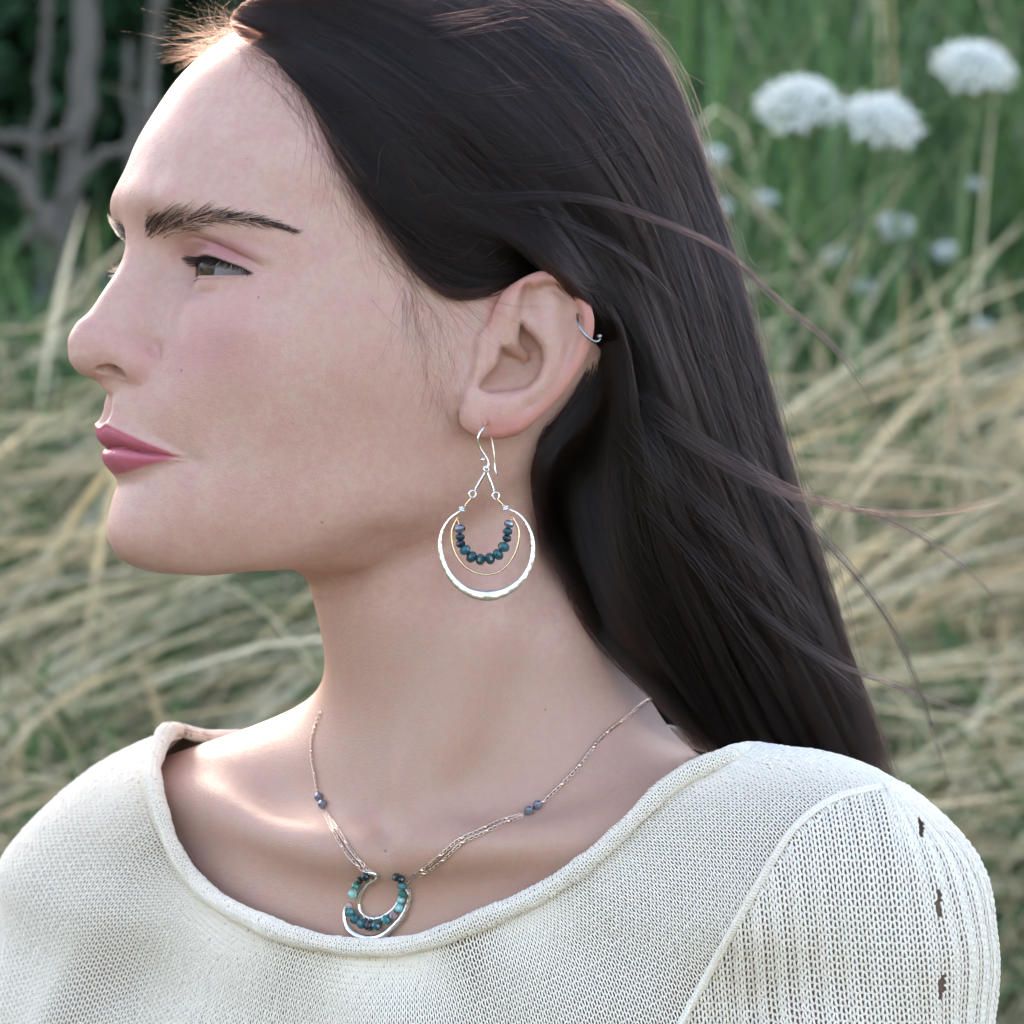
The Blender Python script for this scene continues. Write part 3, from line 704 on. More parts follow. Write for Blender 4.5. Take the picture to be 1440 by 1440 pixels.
def make_strands(n, nclump, seed, arange=None, trange=None):
    R = np.random.default_rng(seed); K = 22; q = np.linspace(0, 1, K)
    ca = R.random(nclump) if arange is None else R.uniform(*arange, nclump)
    if arange is None: pk = np.where(ca < .56, 1, .10 * np.clip((1.0 - ca) / .44, 0, 1) ** 1.6); ca = np.where(R.random(nclump) > pk, R.random(nclump) * .56, ca)
    cd = R.random(nclump) ** 1.3 * .75; cp = R.random((nclump, 6)) * 6.28; camp = R.random(nclump) ** 2
    ci = R.integers(0, nclump, n)
    oa = R.normal(0, 1, n) * np.where(R.random(n) < (.75 if trange is None else .35), .0042, .016); od = R.normal(0, 1, n) * np.where(R.random(n) < .75, .07, .16)
    t0 = np.where(R.random(n) < .72, R.random(n) ** 1.5 * .05, R.random(n) * .42); t1 = np.clip(1 - np.abs(R.normal(0, .05, n)), .75, 1)
    if trange: t0 = R.uniform(*trange, n)
    if trange and trange[0] < .2: t0 = np.clip(.05 + .27 * np.clip((ca[ci] - .56) / .44, 0, 1) + R.normal(0.02, .055, n), .015, .6)
    ph = R.random((n, 4)) * 6.28; fr = R.random(n) ** 2
    T = t0[:, None] + (t1 - t0)[:, None] * q[None]
    sp = np.interp(q, [0, .3, 1], [1.6, 1.0, .75])[None]
    C = ci
    w = camp[C][:, None] * (.014 * np.sin(4.5 * T + cp[C, 0:1]) + .008 * np.sin(11 * T + cp[C, 1:2])) * np.clip(T * 3, 0, 1)
    a = ca[C][:, None] + oa[:, None] * sp + w + fr[:, None] * .010 * np.sin(7 * T + ph[:, 0:1]) * T
    d = np.clip(cd[C][:, None] + od[:, None] * sp + .22 * camp[C][:, None] * np.sin(6 * T + cp[C, 2:3]), -.10, 1.1)
    d = np.where(t0[:, None] > .06, d * np.clip((T - t0[:, None]) * 10, 0, 1) + (1 - np.clip((T - t0[:, None]) * 10, 0, 1)) * 1.0, d)
    P = sheet(a, T, d)
    P += (.10 + fr[:, None, None] * .9) * np.stack([np.sin(23 * T + ph[:, 1:2]), np.sin(19 * T + ph[:, 2:3]), np.sin(21 * T + ph[:, 3:4])], -1) * np.clip(T * 2, 0, 1)[..., None]
    rad = np.interp(q, [0, .08, .8, 1], [.04, .062, .055, .012])
    ct = R.random(nclump) ** 2.5; tint = np.clip(ct[C] * .5 + R.normal(.04, .10, n) + (R.random(n) < .07) * R.uniform(.3, .9, n), 0, 1)
    return P, rad[None] * R.uniform(.75, 1.5, (n, 1)), tint
P1, r1, t1_ = make_strands(12000, 520, 1)
P2, r2, t2_ = make_strands(2600, 200, 2, (0.0, 1.0), (.2, .45))
P2 = mirror_head(P2)
P3, r3, t3_ = make_strands(3600, 300, 3, (.55, 1.03), (.29, .46))
P4, r4, t4_ = make_strands(2400, 260, 4, (.55, 1.0), (.10, .36))
cur = [np.c_[p, r] for p, r in zip(P1, r1)] + [np.c_[p, r] for p, r in zip(P2, r2)] + [np.c_[p, r] for p, r in zip(P3, r3)] + [np.c_[p, r] for p, r in zip(P4, r4)]
tin = list(t1_) + list(t2_) + list(t3_) + list(t4_)
def wisp(path, n, spread, tint, rad=.046, seed=0, conv=.35, fz=1.0):  # a loose lock: path of (px, py, Y)
    tint = tint * .2; n = int(n * .9); conv = conv * 1.3; R = np.random.default_rng(seed + 100); K = 34
    B = np.array([W(*p) for p in path]); S = spline_pts(B, K); q = np.linspace(0, 1, K)
    for i in range(n):
        o = R.normal(0, 1, 3) * spread; o2 = R.normal(0, 1, 3) * spread * conv; e = 1 - abs(R.normal(0, .10)); ph = R.random(3) * 6.28
        k = q * max(e, .5); T = np.stack([np.interp(k, q, S[:, d]) for d in range(3)], 1)
        T = T + o * (1 - q)[:, None] + o2 * q[:, None] + fz * .7 * np.sin(q[:, None] * np.array([5, 7, 6]) * R.uniform(.6, 1.6) + ph) * q[:, None]
        cur.append(np.c_[T, np.interp(q, [0, .1, .7, 1], [rad * .6, rad, rad, .012])]); tin.append(np.clip(tint + R.normal(0, .1), 0, 1))
wisp([(640,285,-44),(740,276,-45),(830,280,-42),(930,312,-34),(1020,355,-22),(1100,428,-12),(1165,480,-6),(1215,545,0),(1262,625,6)], 34, 1.3, .75, seed=1)
wisp([(560,230,-38),(640,270,-42),(760,300,-42),(860,345,-34),(930,400,-26),(985,470,-18)], 22, 2.0, .6, seed=2)
wisp([(900,560,-20),(980,620,-14),(1060,665,-6),(1140,700,4),(1250,722,14),(1345,718,22),(1450,690,30)], 20, 2.2, .85, seed=3)
wisp([(920,590,-20),(1000,640,-12),(1090,688,-4),(1190,712,6),(1280,745,14),(1360,800,20),(1410,855,24),(1442,915,26)], 22, 1.8, .8, seed=4)
wisp([(1040,640,-4),(1100,700,2),(1150,752,8),(1210,820,14),(1255,885,18),(1290,965,22),(1315,1040,24),(1334,1105,24)], 26, 1.5, .45, seed=5, conv=.25)
wisp([(1050,850,6),(1120,900,12),(1190,940,18),(1260,965,22),(1330,992,26),(1420,1022,30)], 22, 1.8, .55, seed=6)
wisp([(900,700,-18),(980,790,-8),(1040,880,2),(1090,950,10),(1120,1020,18)], 26, 3.0, .85, seed=7, conv=.5)
wisp([(880,600,-20),(960,690,-12),(1050,770,-2),(1120,850,8),(1190,930,18)], 30, 4.0, .7, seed=8, conv=.6)
wisp([(960,760,-6),(1040,830,2),(1120,900,12),(1200,960,20),(1255,1010,28)], 24, 3.0, .7, seed=9, conv=.6)
wisp([(430,70,-10),(540,45,-24),(620,30,-30),(700,20,-32)], 30, 1.4, .95, seed=10, conv=.8)
wisp([(470,105,-20),(560,75,-30),(650,45,-34),(740,30,-34)], 12, 1.5, .85, seed=11, conv=.8)
wisp([(560,160,-30),(660,215,-40),(760,235,-42),(860,215,-36),(930,190,-26)], 10, 2.0, .6, seed=12, conv=1.2)
wisp([(560,130,-30),(640,135,-37),(720,130,-40),(780,118,-38)], 10, 1.6, .7, seed=13, conv=1)
# single flyaways round the outline
Rf = np.random.default_rng(55)
for i in range(260):
    a = Rf.random() * .16; t = Rf.uniform(.10, .9); p0 = sheet(np.array([a]), np.array([t]), np.array([.1]))[0]; p1 = sheet(np.array([a]), np.array([min(t + .04, 1)]), np.array([.1]))[0]
    dv = (p1 - p0) / (np.linalg.norm(p1 - p0) + 1e-6); o = np.array([1, 0, .15]) * Rf.uniform(.15, .9) + Rf.normal(0, .22, 3)
    L = Rf.uniform(12, 48); q = np.linspace(0, 1, 14)[:, None]
    c = p0 + dv * L * q + o * L * (q ** 1.5) * .6 + np.array([Rf.normal(0, 3), Rf.normal(0, 3), -4]) * q ** 2.5 + np.sin(q * Rf.uniform(3, 9) + Rf.random(3) * 6) * .8 * q
    cur.append(np.c_[c, np.linspace(.032, .010, 14)]); tin.append(Rf.uniform(.2, 1))
for i in range(330):              # crossing strands over the mass
    a = Rf.uniform(0, .8); t = Rf.uniform(.12, .7); q = np.linspace(0, 1, 18); da = Rf.uniform(-.28, .05)
    c = sheet(a + da * q ** 1.3, t + Rf.uniform(.08, .25) * q, -.08 - .10 * np.sin(q * 3.1) - .05 * Rf.random())
    cur.append(np.c_[c, np.interp(q, [0, .5, 1], [.03, .034, .012])]); tin.append(Rf.uniform(.3, 1))
# fine hairs along the hairline, the temple and before the ear
def baby(path, n, ang, L, jit, lift, rad, seed):
    R = np.random.default_rng(seed); S = spline_pts(np.array(path, float), 200)
    i = R.integers(0, 200, n); K = 9; q = np.linspace(0, 1, K)
    px = S[i, 0] + R.normal(0, jit, n); py = S[i, 1] + R.normal(0, jit, n)
    a0 = np.radians(S[i, 2] + R.normal(0, ang, n)); cv = np.radians(S[i, 3] + R.normal(0, 25, n)); l = R.uniform(*L, n)
    X = np.zeros((n, K)); Yp = np.zeros((n, K)); X[:, 0] = px; Yp[:, 0] = py
    for k in range(1, K):
        A = a0 + cv * q[k]; X[:, k] = X[:, k-1] + np.cos(A) * l / (K-1); Yp[:, k] = Yp[:, k-1] + np.sin(A) * l / (K-1)
    D = trace(TREE, X.ravel(), Yp.ravel()).reshape(n, K); lf = R.uniform(.1, lift, n)
    for j in range(n):
        if np.isnan(D[j]).any(): continue
        P = Wv(X[j], Yp[j], D[j] - .1 - lf[j] * np.sin(q * 2.2))
        cur.append(np.c_[P, np.interp(q, [0, .2, 1], [rad * .7, rad, .01])]); tin.append(R.uniform(0, .5))
# path rows: px, py, start angle (deg, image down positive), curvature
baby([(345,50,15,25),(405,80,30,20),(445,125,62,-8),(470,175,70,-20),(505,235,60,-22),(548,310,55,-25),(585,360,62,-35)], 260, 12, (60, 170), 20, 2.2, .036, 13)
baby([(365,50,25,15),(425,85,38,10),(462,130,60,-8),(486,178,66,-16),(522,240,58,-18),(562,312,52,-20),(598,366,56,-35)], 420, 9, (80, 190), 11, 2.6, .036, 23)
baby([(330,52,10,30),(385,80,25,30),(425,122,60,-5),(450,165,75,-25),(480,225,62,-25),(530,305,55,-25),(570,350,70,-35)], 220, 14, (45, 130), 15, 1.6, .030, 3)
baby([(300,55,-10,40),(350,68,10,60),(400,95,30,40),(432,140,70,-10)], 260, 45, (20, 60), 9, 1.2, .026, 4)
baby([(470,190,80,-40),(520,285,60,-40),(565,345,75,-50)], 160, 18, (60, 140), 13, 1.2, .028, 8)
baby([(572,390,90,-30),(582,430,95,-20),(600,440,90,-10),(640,450,80,5)], 100, 14, (40, 130), 8, .9, .018, 5)
baby([(590,470,95,-15),(605,520,90,0),(622,560,85,10)], 34, 16, (40, 90), 9, .8, .018, 6)
# far side fluff over the brow of the forehead
for i in range(460):
    x = -Rf.uniform(8, 36); z = Rf.uniform(99, 112); r = h2w((x, 0, 0)); 
    y = np.interp(z, [95, 100, 110], [86, 80, 68]) - (abs(x) - 20) * .35; p0 = h2w((x, y, z)); q = np.linspace(0, 1, 12)[:, None]
    dv = np.array([Rf.uniform(-1, .5), Rf.uniform(.1, .8), Rf.uniform(-.1, .9)]); dv /= np.linalg.norm(dv); L = Rf.uniform(6, 22)
    c = p0 + dv * L * q + np.array([Rf.normal(0, 6), 0, -Rf.uniform(0, 9)]) * q ** 2 + np.sin(q * Rf.uniform(3, 8) + Rf.random(3) * 6) * .9 * q
    cur.append(np.c_[c, np.linspace(.03, .008, 12)]); tin.append(Rf.uniform(.05, .5))
# the opaque core of the mass, then the strands on it
m = N('hair_core'); m.set(Base_Color=(.010, .007, .006, 1), Roughness=.75, Specular_IOR_Level=.1); M_CORE = m.m
ga = np.linspace(.0, .985, 70); gt = np.linspace(.06, .97, 60)
def core(mir):
    A, T = np.meshgrid(ga, gt * .8 + .19 if mir else gt, indexing='ij'); b0 = np.clip((A - .35) / .4, 0, 1) * .17; T = b0 + T * (1 - b0); fz = np.clip((T - .24) / .15, 0, 1); A = A * (.58 + .405 * fz * fz * (3 - 2 * fz)); P = sheet(A, T, np.full(A.shape, .72)).reshape(-1, 3)
    Q = sheet(A, T, np.full(A.shape, .98)).reshape(-1, 3)
    if mir: P, Q = mirror_head(P), mirror_head(Q)
    n, k = A.shape; F = [(i*k+j, i*k+j+1, (i+1)*k+j+1, (i+1)*k+j) for i in range(n-1) for j in range(k-1)]
    o = n * k; F2 = [tuple(x + o for x in f[::-1]) for f in F]
    rim_ = [i*k for i in range(n)] + [(n-1)*k+j for j in range(1, k)] + [i*k+k-1 for i in range(n-2, -1, -1)] + [j for j in range(k-2, 0, -1)]
    F3 = [(rim_[i], rim_[(i+1) % len(rim_)], rim_[(i+1) % len(rim_)] + o, rim_[i] + o) for i in range(len(rim_))]
    return np.concatenate([P, Q]), F + F2 + F3
hair = mesh('hair', *merge([core(False), core(True)]), M_CORE, person)
tag(hair, 'long dark brown hair blown back over the shoulder')
strands('hair_strands', cur, M_HAIR, hair, tin)
# ---------------------------------------------------------------- sweater
def sw_f(p):
    F = torso_f(p)
    F = smin(F, chain(p, [wr(720, 1080, 62, 36), wr(880, 1165, 40, 28), wr(1130, 1205, -4, 26)], 0), 34)
    F = smin(F, chain(p, [wr(640, 1020, 70, 36), wr(470, 1112, 95, 28), wr(270, 1165, 112, 25)], 0), 30)
    F = smin(F, chain(p, [wr(500, 1215, -8, 5), wr(380, 1180, 32, 5), wr(250, 1155, 80, 6)], 0), 26)
    x_, z_ = p[..., 0], p[..., 2]
    fold = 1.5 * np.sin(.050 * x_ + .115 * z_ + 1.4 * np.sin(.027 * x_ + .6)) + .8 * np.sin(-.085 * x_ + .09 * z_ + 2.0)
    return F - 6.0 - fold * np.clip((-118 - z_) / 30, 0, 1)
def sw_proj(P, n=4):
    P = np.asarray(P, np.float32).copy(); h = .6
    for i in range(n):
        f = sw_f(P); g = np.stack([sw_f(P + np.eye(3, dtype=np.float32)[d] * h) - f for d in range(3)], -1) / h
        g /= np.linalg.norm(g, axis=-1, keepdims=True) + 1e-6
        P = P - g * np.clip(f, -12, 12)[..., None] * .9
    return P, g
def sw_depth(px, py, n=60):
    Y = np.full(len(px), -130.); px = np.asarray(px, float); py = np.asarray(py, float)
    for i in range(n):
        P = Wv(px, py, Y).astype(np.float32); Y = np.minimum(Y + np.clip(sw_f(P), -3, 20) * .9, 260)
    return Y
m = N('cream_yarn')
tc = m.n('ShaderNodeTexCoord').outputs['Object']; nn = m.noise(1800, 3, .6, tc); nb = m.noise(30, 2, .5, tc)
c = m.mix(nb.outputs[0], (.94, .83, .685), (.97, .88, .76)); c = m.mix(m.math('MULTIPLY', nn.outputs[0], .35), c, (.82, .72, .58))
m.l(c, m.b.inputs['Base Color']); m.set(Roughness=.85, Specular_IOR_Level=.2, Sheen_Weight=.25, Sheen_Roughness=.5)
m.bump(nn.outputs[0], .5, .0003); M_YARN = m.m
# neckline: front traced, back behind the neck
NF = [(238,1034),(222,1062),(217,1100),(228,1142),(248,1192),(285,1245),(345,1287),(425,1318),(505,1331),(590,1325),(680,1294),(765,1254),(840,1203),(900,1147),(955,1100),(1005,1076),(1056,1064)]
nf = np.array(NF, float); nY = sw_depth(nf[:, 0], nf[:, 1]); nY[0] = nY[1] + 16; nY[1] += 5
NFW = Wv(nf[:, 0], nf[:, 1], nY - 1.0)
NFW[-1] = W(1058, 1064, 8)
back = np.array([W(1050, 1062, 40), W(960, 1040, 85), W(800, 1015, 122), W(640, 1010, 140), W(500, 1022, 146), W(400, 1034, 140), W(320, 1042, 128), W(268, 1036, 110)])
LOOP = np.concatenate([NFW, back])
NS = 520
loopP = spline_pts(np.concatenate([LOOP[-3:], LOOP, LOOP[:3]]), 2600)
def closed_resample(P, n):
    i0 = np.argmin(np.linalg.norm(P[:500] - LOOP[0], axis=1)); i1 = len(P) - 500 + np.argmin(np.linalg.norm(P[-500:] - LOOP[0], axis=1))
    Q = P[i0:i1 + 1]; s = np.r_[0, np.cumsum(np.linalg.norm(np.diff(Q, axis=0), axis=1))]; t = np.linspace(0, s[-1], n, endpoint=False)
    return np.stack([np.interp(t, s, Q[:, d]) for d in range(3)], 1)
RING0 = closed_resample(loopP, NS)
# march the panel away from the neckline over the body
NECKC = W(672, 1120, 55)
ROWH = 2.25
def march(R0, rows, step):
    P, g = sw_proj(R0, 3); rows_ = [P]
    d = P - NECKC; d[:, 2] = np.minimum(d[:, 2] * .6, 0) - 14; d = d / np.linalg.norm(d, axis=1, keepdims=True)
    for r in range(rows):
        d = d + np.array([0, 0, -.035]); d = d - g * (d * g).sum(-1, keepdims=True); 
        for _ in range(3): d = .5 * d + .25 * (np.roll(d, 1, 0) + np.roll(d, -1, 0))
        d = d - g * (d * g).sum(-1, keepdims=True); d /= np.linalg.norm(d, axis=1, keepdims=True) + 1e-6
        P, g = sw_proj(P + d * step, 2)
        for _ in range(2): P = .6 * P + .2 * (np.roll(P, 1, 0) + np.roll(P, -1, 0))
        P, g = sw_proj(P, 2)
        rows_.append(P)
    return np.array(rows_)
PANEL = march(RING0, 68, ROWH)                                  # (rows, NS, 3)
# equalise the stitch width at a mid row
mid = PANEL[18]; s = np.r_[0, np.cumsum(np.linalg.norm(np.diff(np.r_[mid, mid[:1]], axis=0), axis=1))]
STW = 1.95; NW = int(s[-1] / STW); tq = np.interp(np.linspace(0, s[-1], NW, endpoint=False), s, np.arange(NS + 1))
def gsample(Gd, r, u, wrap=True):  # bilinear on (rows, cols, 3)
    R_, C_ = Gd.shape[:2]; r = np.clip(r, 0, R_ - 1.001); i = r.astype(int); fr = (r - i)[..., None]
    if wrap: j = np.floor(u).astype(int) % C_; j2 = (j + 1) % C_; fu = (u - np.floor(u))[..., None]
    else: u = np.clip(u, 0, C_ - 1.001); j = u.astype(int); j2 = j + 1; fu = (u - j)[..., None]
    return (Gd[i, j] * (1-fu) + Gd[i, j2] * fu) * (1-fr) + (Gd[i+1, j] * (1-fu) + Gd[i+1, j2] * fu) * fr
def gnormal(Gd, wrap=True):
    du = np.roll(Gd, -1, 1) - np.roll(Gd, 1, 1) if wrap else np.gradient(Gd, axis=1)
    n = np.cross(np.gradient(Gd, axis=0), du); return n / (np.linalg.norm(n, axis=-1, keepdims=True) + 1e-9)
PN = gnormal(PANEL)
if (PN[5, 100] * sw_proj(PANEL[5, 100:101], 1)[1][0]).sum() < 0: PN = -PN
# seam of the near sleeve, in the plane facing the camera
SEAM = np.array([W(a, b, -35)[[0, 2]] for a, b in [(1330,1060),(1262,1102),(1215,1112),(1165,1128),(1118,1165),(1080,1222),(1040,1292),(1000,1362),(950,1452),(900,1540)]])
def right_of_seam(P):             # >0 on the sleeve side, mm
    d = np.full(P.shape[:-1], 1e9); sg = np.zeros(P.shape[:-1]); q = P[..., [0, 2]]
    for a, b in zip(SEAM[:-1], SEAM[1:]):
        e = b - a; w = q - a; t = np.clip((w @ e) / (e @ e), 0, 1); v = w - t[..., None] * e; dd = (v ** 2).sum(-1)
        c = e[0] * w[..., 1] - e[1] * w[..., 0]; up = dd < d; d = np.where(up, dd, d); sg = np.where(up, np.sign(c), sg)
    return np.sqrt(d) * sg
def knit(Gd, Nr, cols, rows, wrap, keep, ar=.285, amp=.62, depth=.48, rib=0, wmm=STW, uscale=None, seed=0):
    """stocking-stitch yarn: one curve a row, split where keep() is false"""
    R = np.random.default_rng(seed); S = 8; cs = []; nst = len(cols)
    tau = np.arange(nst * S) / S; th = 2 * math.pi * (tau % 1)
    ci = np.interp(tau + .085 * np.sin(2 * th) * 2.0, np.arange(nst), cols)
    for r in rows:
        jr = R.normal(0, .06, nst); jr = np.interp(tau, np.arange(nst), jr)
        rr = r + amp * np.cos(th) + jr; zz = depth * (-np.cos(2 * th)) * .5
        if rib: zz = zz + .55 * np.cos(2 * math.pi * tau / rib)
        P = gsample(Gd, rr, ci, wrap); Nn = gsample(Nr, rr, ci, wrap)
        P = P + Nn * (zz + R.normal(0, .10, nst).repeat(S))[:, None]
        k = keep(P); k &= np.isfinite(P).all(1)
        e = np.flatnonzero(np.diff(np.r_[0, k.astype(int), 0]))
        for a, b in zip(e[::2], e[1::2]):
            if b - a > 6: cs.append(np.c_[P[a:b], np.full(b - a, ar)])
    return cs
def in_view(P, pad=100):
    k = DIST / (DIST + P[..., 1]) / PXM; px = 720 + P[..., 0] * k; py = 720 - P[..., 2] * k
    return (px > -pad) & (px < 1440 + pad) & (py < 1440 + pad)
keep_panel = lambda P: in_view(P) & (right_of_seam(P) < 1.2) & ((P[:, 1] < 125) | (P[:, 2] > -112))
ycur = knit(PANEL, PN, tq, np.arange(1.0, 67, 1.0), True, keep_panel, seed=1)
# near sleeve: grid round the upper arm, coarser rib
def sleeve_grid():                # rows down the arm; columns cross the front, round the outside of the arm and to its back
    AC = W(1240, 1330, -34); nfr, nar = 95, 55; zs = np.linspace(W(0, 1052, -36)[2], W(0, 1500, -36)[2], 60)
    O_ = np.zeros((60, 150, 3)); D_ = np.zeros((60, 150, 3))
    for i, z in enumerate(zs):
        sh = (zs[0] - z) * .10
        xs = np.linspace(-110, 0, nfr) + sh; O_[i, :nfr] = np.stack([AC[0] + xs, np.full(nfr, -150.), np.full(nfr, z)], 1); D_[i, :nfr] = (0, 1, 0)
        th = np.linspace(0, math.radians(150), nar + 1)[1:]; c_, s__ = np.sin(th), np.cos(th)
        O_[i, nfr:] = np.stack([AC[0] + sh + c_ * 114, AC[1] - s__ * 114, np.full(nar, z)], 1); D_[i, nfr:] = np.stack([-c_, s__, 0 * th], 1)
        D_[i, :, 2] -= .55 * max(0, 1 - i / 26); O_[i, :, 2] += .55 * max(0, 1 - i / 26) * 90
    D_ /= np.linalg.norm(D_, axis=-1, keepdims=True); P = O_.reshape(-1, 3).copy(); Dd = D_.reshape(-1, 3)
    for _ in range(40): P = P + Dd * np.clip(sw_f(P.astype(np.float32)), -3, 30)[:, None] * .9
    P, _ = sw_proj(P, 1); return P.reshape(60, 150, 3).astype(float)
SL = sleeve_grid(); SLN = gnormal(SL, False)
if (SLN[30, 80] * sw_proj(SL[30, 80:81], 1)[1][0]).sum() < 0: SLN = -SLN
lad = np.array([W(a, b, -36)[[0, 2]] for a, b in [(1288, 1160), (1308, 1258), (1310, 1374)]])
def keep_sleeve(P):
    k = in_view(P) & (right_of_seam(P) > -1.0)
    for (x, z), hgt in zip(lad, (3.0, 4.6, 5.2)): k &= ~((((P[:, 0] - x) / .75) ** 2 + ((P[:, 2] - z) / hgt) ** 2 < 1) & (P[:, 1] < 5))
    return k
msl = SL[34]; sl_len = np.r_[0, np.cumsum(np.linalg.norm(np.diff(msl, axis=0), axis=1))]
nslw = int(sl_len[-1] / 2.7); slc = np.interp(np.linspace(0, sl_len[-1], nslw), sl_len, np.arange(150))
ycur += knit(SL, SLN, slc, np.arange(1.0, 58, 1.3), False, keep_sleeve, ar=.43, amp=.80, depth=.7, rib=3, seed=2)
# rolled neck edge: the same stitches wound on a tube
EDGE_R = 3.1
def edge_grid():
    P = RING0.copy(); d = P - NECKC; T = np.roll(P, -1, 0) - np.roll(P, 1, 0); T /= np.linalg.norm(T, axis=1, keepdims=True)
    _, g = sw_proj(P, 1); o = np.cross(T, g); ph = np.linspace(0, 2 * math.pi, 13)
    k = np.arange(NS) / NS; rad = EDGE_R * (1 + .07 * np.sin(k * 43) + .06 * np.sin(k * 101 + 1) + .05 * np.sin(k * 233 + 2))
    front = np.clip((RING0[:, 1] < 95).astype(float), .35, 1); rad = rad * np.where(RING0[:, 1] < 95, 1, .75)
    C = P + g * 1.6
    return np.array([C + (np.cos(a) * g + np.sin(a) * o) * rad[:, None] for a in ph])
EG = edge_grid(); EN = gnormal(EG)
cen = EG[:12].mean(0)
if (EN[2, 50] * (EG[2, 50] - cen[50])).sum() < 0: EN = -EN
el = np.r_[0, np.cumsum(np.linalg.norm(np.diff(np.r_[RING0, RING0[:1]], axis=0), axis=1))]; ne = int(el[-1] / 1.8)
ec = np.interp(np.linspace(0, el[-1], ne, endpoint=False), el, np.arange(NS + 1))
ycur += knit(EG, EN, ec, np.arange(.5, 12, .95), True, in_view, ar=.32, amp=.62, depth=.5, seed=3)
# added lining keeps the panel closed, darkened in colour as shade in the knit holes; the seam braid is a part of its own
m = N('lining_shade'); m.set(Base_Color=(.28, .19, .15, 1), Roughness=.95, Specular_IOR_Level=.05); M_LIN = m.m
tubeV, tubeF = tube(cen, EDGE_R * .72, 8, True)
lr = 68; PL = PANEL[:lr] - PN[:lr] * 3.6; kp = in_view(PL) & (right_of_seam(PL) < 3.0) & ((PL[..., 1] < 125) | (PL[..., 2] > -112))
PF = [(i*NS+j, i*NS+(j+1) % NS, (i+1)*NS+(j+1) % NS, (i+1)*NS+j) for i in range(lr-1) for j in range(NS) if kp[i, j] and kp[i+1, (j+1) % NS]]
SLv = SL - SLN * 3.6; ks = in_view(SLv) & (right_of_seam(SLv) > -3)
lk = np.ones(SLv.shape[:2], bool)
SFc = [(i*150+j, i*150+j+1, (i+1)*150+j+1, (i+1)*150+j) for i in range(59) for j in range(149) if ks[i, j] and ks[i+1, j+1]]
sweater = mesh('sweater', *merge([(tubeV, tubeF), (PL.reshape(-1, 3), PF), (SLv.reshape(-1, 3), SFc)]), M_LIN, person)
tag(sweater, 'loose cream open knit sweater with rolled wide neckline')
strands('knit_stitches', ycur, M_YARN, sweater)['kind'] = 'stuff'
sx = spline_pts(np.array([(a, b, c) for a, b, c in [(*W(p, q, 0)[[0, 2]], 0) for p, q in [(1238,1108),(1215,1112),(1165,1128),(1118,1165),(1080,1222),(1040,1292),(1000,1362),(950,1452)]]]), 260)
sp_, sg_ = sw_proj(np.c_[sx[:, 0], np.full(260, -70), sx[:, 1]] + 0, 1)
pxs = 720 + sx[:, 0] / PXM; pys = 720 - sx[:, 1] / PXM; sdY = sw_depth(pxs, pys); sP = Wv(pxs, pys, sdY); sP, sg_ = sw_proj(sP, 2)
sT = np.gradient(sP, axis=0); sT /= np.linalg.norm(sT, axis=1, keepdims=True); sO = np.cross(sT, sg_)
L_ = np.r_[0, np.cumsum(np.linalg.norm(np.diff(sP, axis=0), axis=1))]; fine = np.linspace(0, L_[-1], 1500)
fi = lambda A: np.stack([np.interp(fine, L_, A[:, d]) for d in range(3)], 1)
bP, bO, bG = fi(sP), fi(sO), fi(sg_); br = []
for k in range(3):
    a = fine / 3.4 * 2 * math.pi + k * 2.094
    br.append(np.c_[bP + bO * (np.sin(a) * 1.1)[:, None] + bG * (1.0 + .5 * np.cos(2 * a))[:, None], np.full(1500, .48)])
strands('shoulder_seam', br, M_YARN, sweater)
# ---------------------------------------------------------------- jewellery
def metal(name, col, rough, ham=0.0):
    m = N(name); m.set(Base_Color=(*col, 1), Metallic=1.0, Roughness=rough)
    if ham:
        t = m.n('ShaderNodeTexCoord').outputs['Object']; v = m.n('ShaderNodeTexVoronoi', feature='SMOOTH_F1'); v.inputs['Scale'].default_value = 620; m.l(t, v.inputs['Vector'])
        m.bump(v.outputs['Distance'], ham, .0008)
    return m.m
M_SILVER = metal('polished_silver', (.86, .85, .83), .16); M_HAM = metal('hammered_silver', (.88, .87, .86), .26, .22)
M_GOLD = metal('gold_fill', (.86, .60, .36), .20); M_ROSE = metal('rose_gold_chain', (.84, .64, .52), .22)
def stone(name, c1, c2, spec=.6, metallic=0.0, trans=0.0):
    m = N(name); t = m.n('ShaderNodeTexCoord').outputs['Object']; n = m.noise(700, 3, .6, t)
    oi = m.n('ShaderNodeObjectInfo'); f = m.math('ADD', m.math('MULTIPLY', n.outputs[0], .8), m.math('MULTIPLY', m.math('SUBTRACT', oi.outputs['Random'], .5), .7))
    m.l(m.mix(f, c1, c2), m.b.inputs['Base Color']); m.set(Roughness=.10, Specular_IOR_Level=spec, Metallic=metallic, Transmission_Weight=trans, Coat_Weight=.3)
    return m.m
S_TEAL = stone('dark_teal_stone', (.006, .045, .050), (.02, .13, .15)); S_NAVY = stone('navy_stone', (.006, .010, .018), (.012, .040, .060))
S_HEM = stone('hematite', (.22, .25, .31), (.36, .38, .44), .8, .85); S_BLACK = stone('black_green_stone', (.004, .007, .007), (.010, .026, .024))
S_GREEN = stone('emerald_stone', (.020, .13, .105), (.05, .25, .20)); S_PALE = stone('pale_green_stone', (.22, .46, .38), (.34, .58, .50))
S_CLEAR = stone('clear_pink_stone', (.70, .55, .55), (.80, .70, .68), .6, 0, .75); S_MID = stone('teal_stone', (.015, .10, .10), (.05, .26, .27)); S_AQUA = stone('aqua_stone', (.16, .42, .42), (.28, .55, .55))
def bead(name, c, r, mat, parent, axis=None, squash=1.0, nu=9, nv=6):   # faceted rondelle
    V, F = ball((0, 0, 0), r, nu, nv, (1, 1, squash))
    if axis is not None: V = V @ np.array(Vector((0, 0, 1)).rotation_difference(Vector(axis)).to_matrix()).T
    return mesh(name, V + np.asarray(c), F, mat, parent, smooth=False)
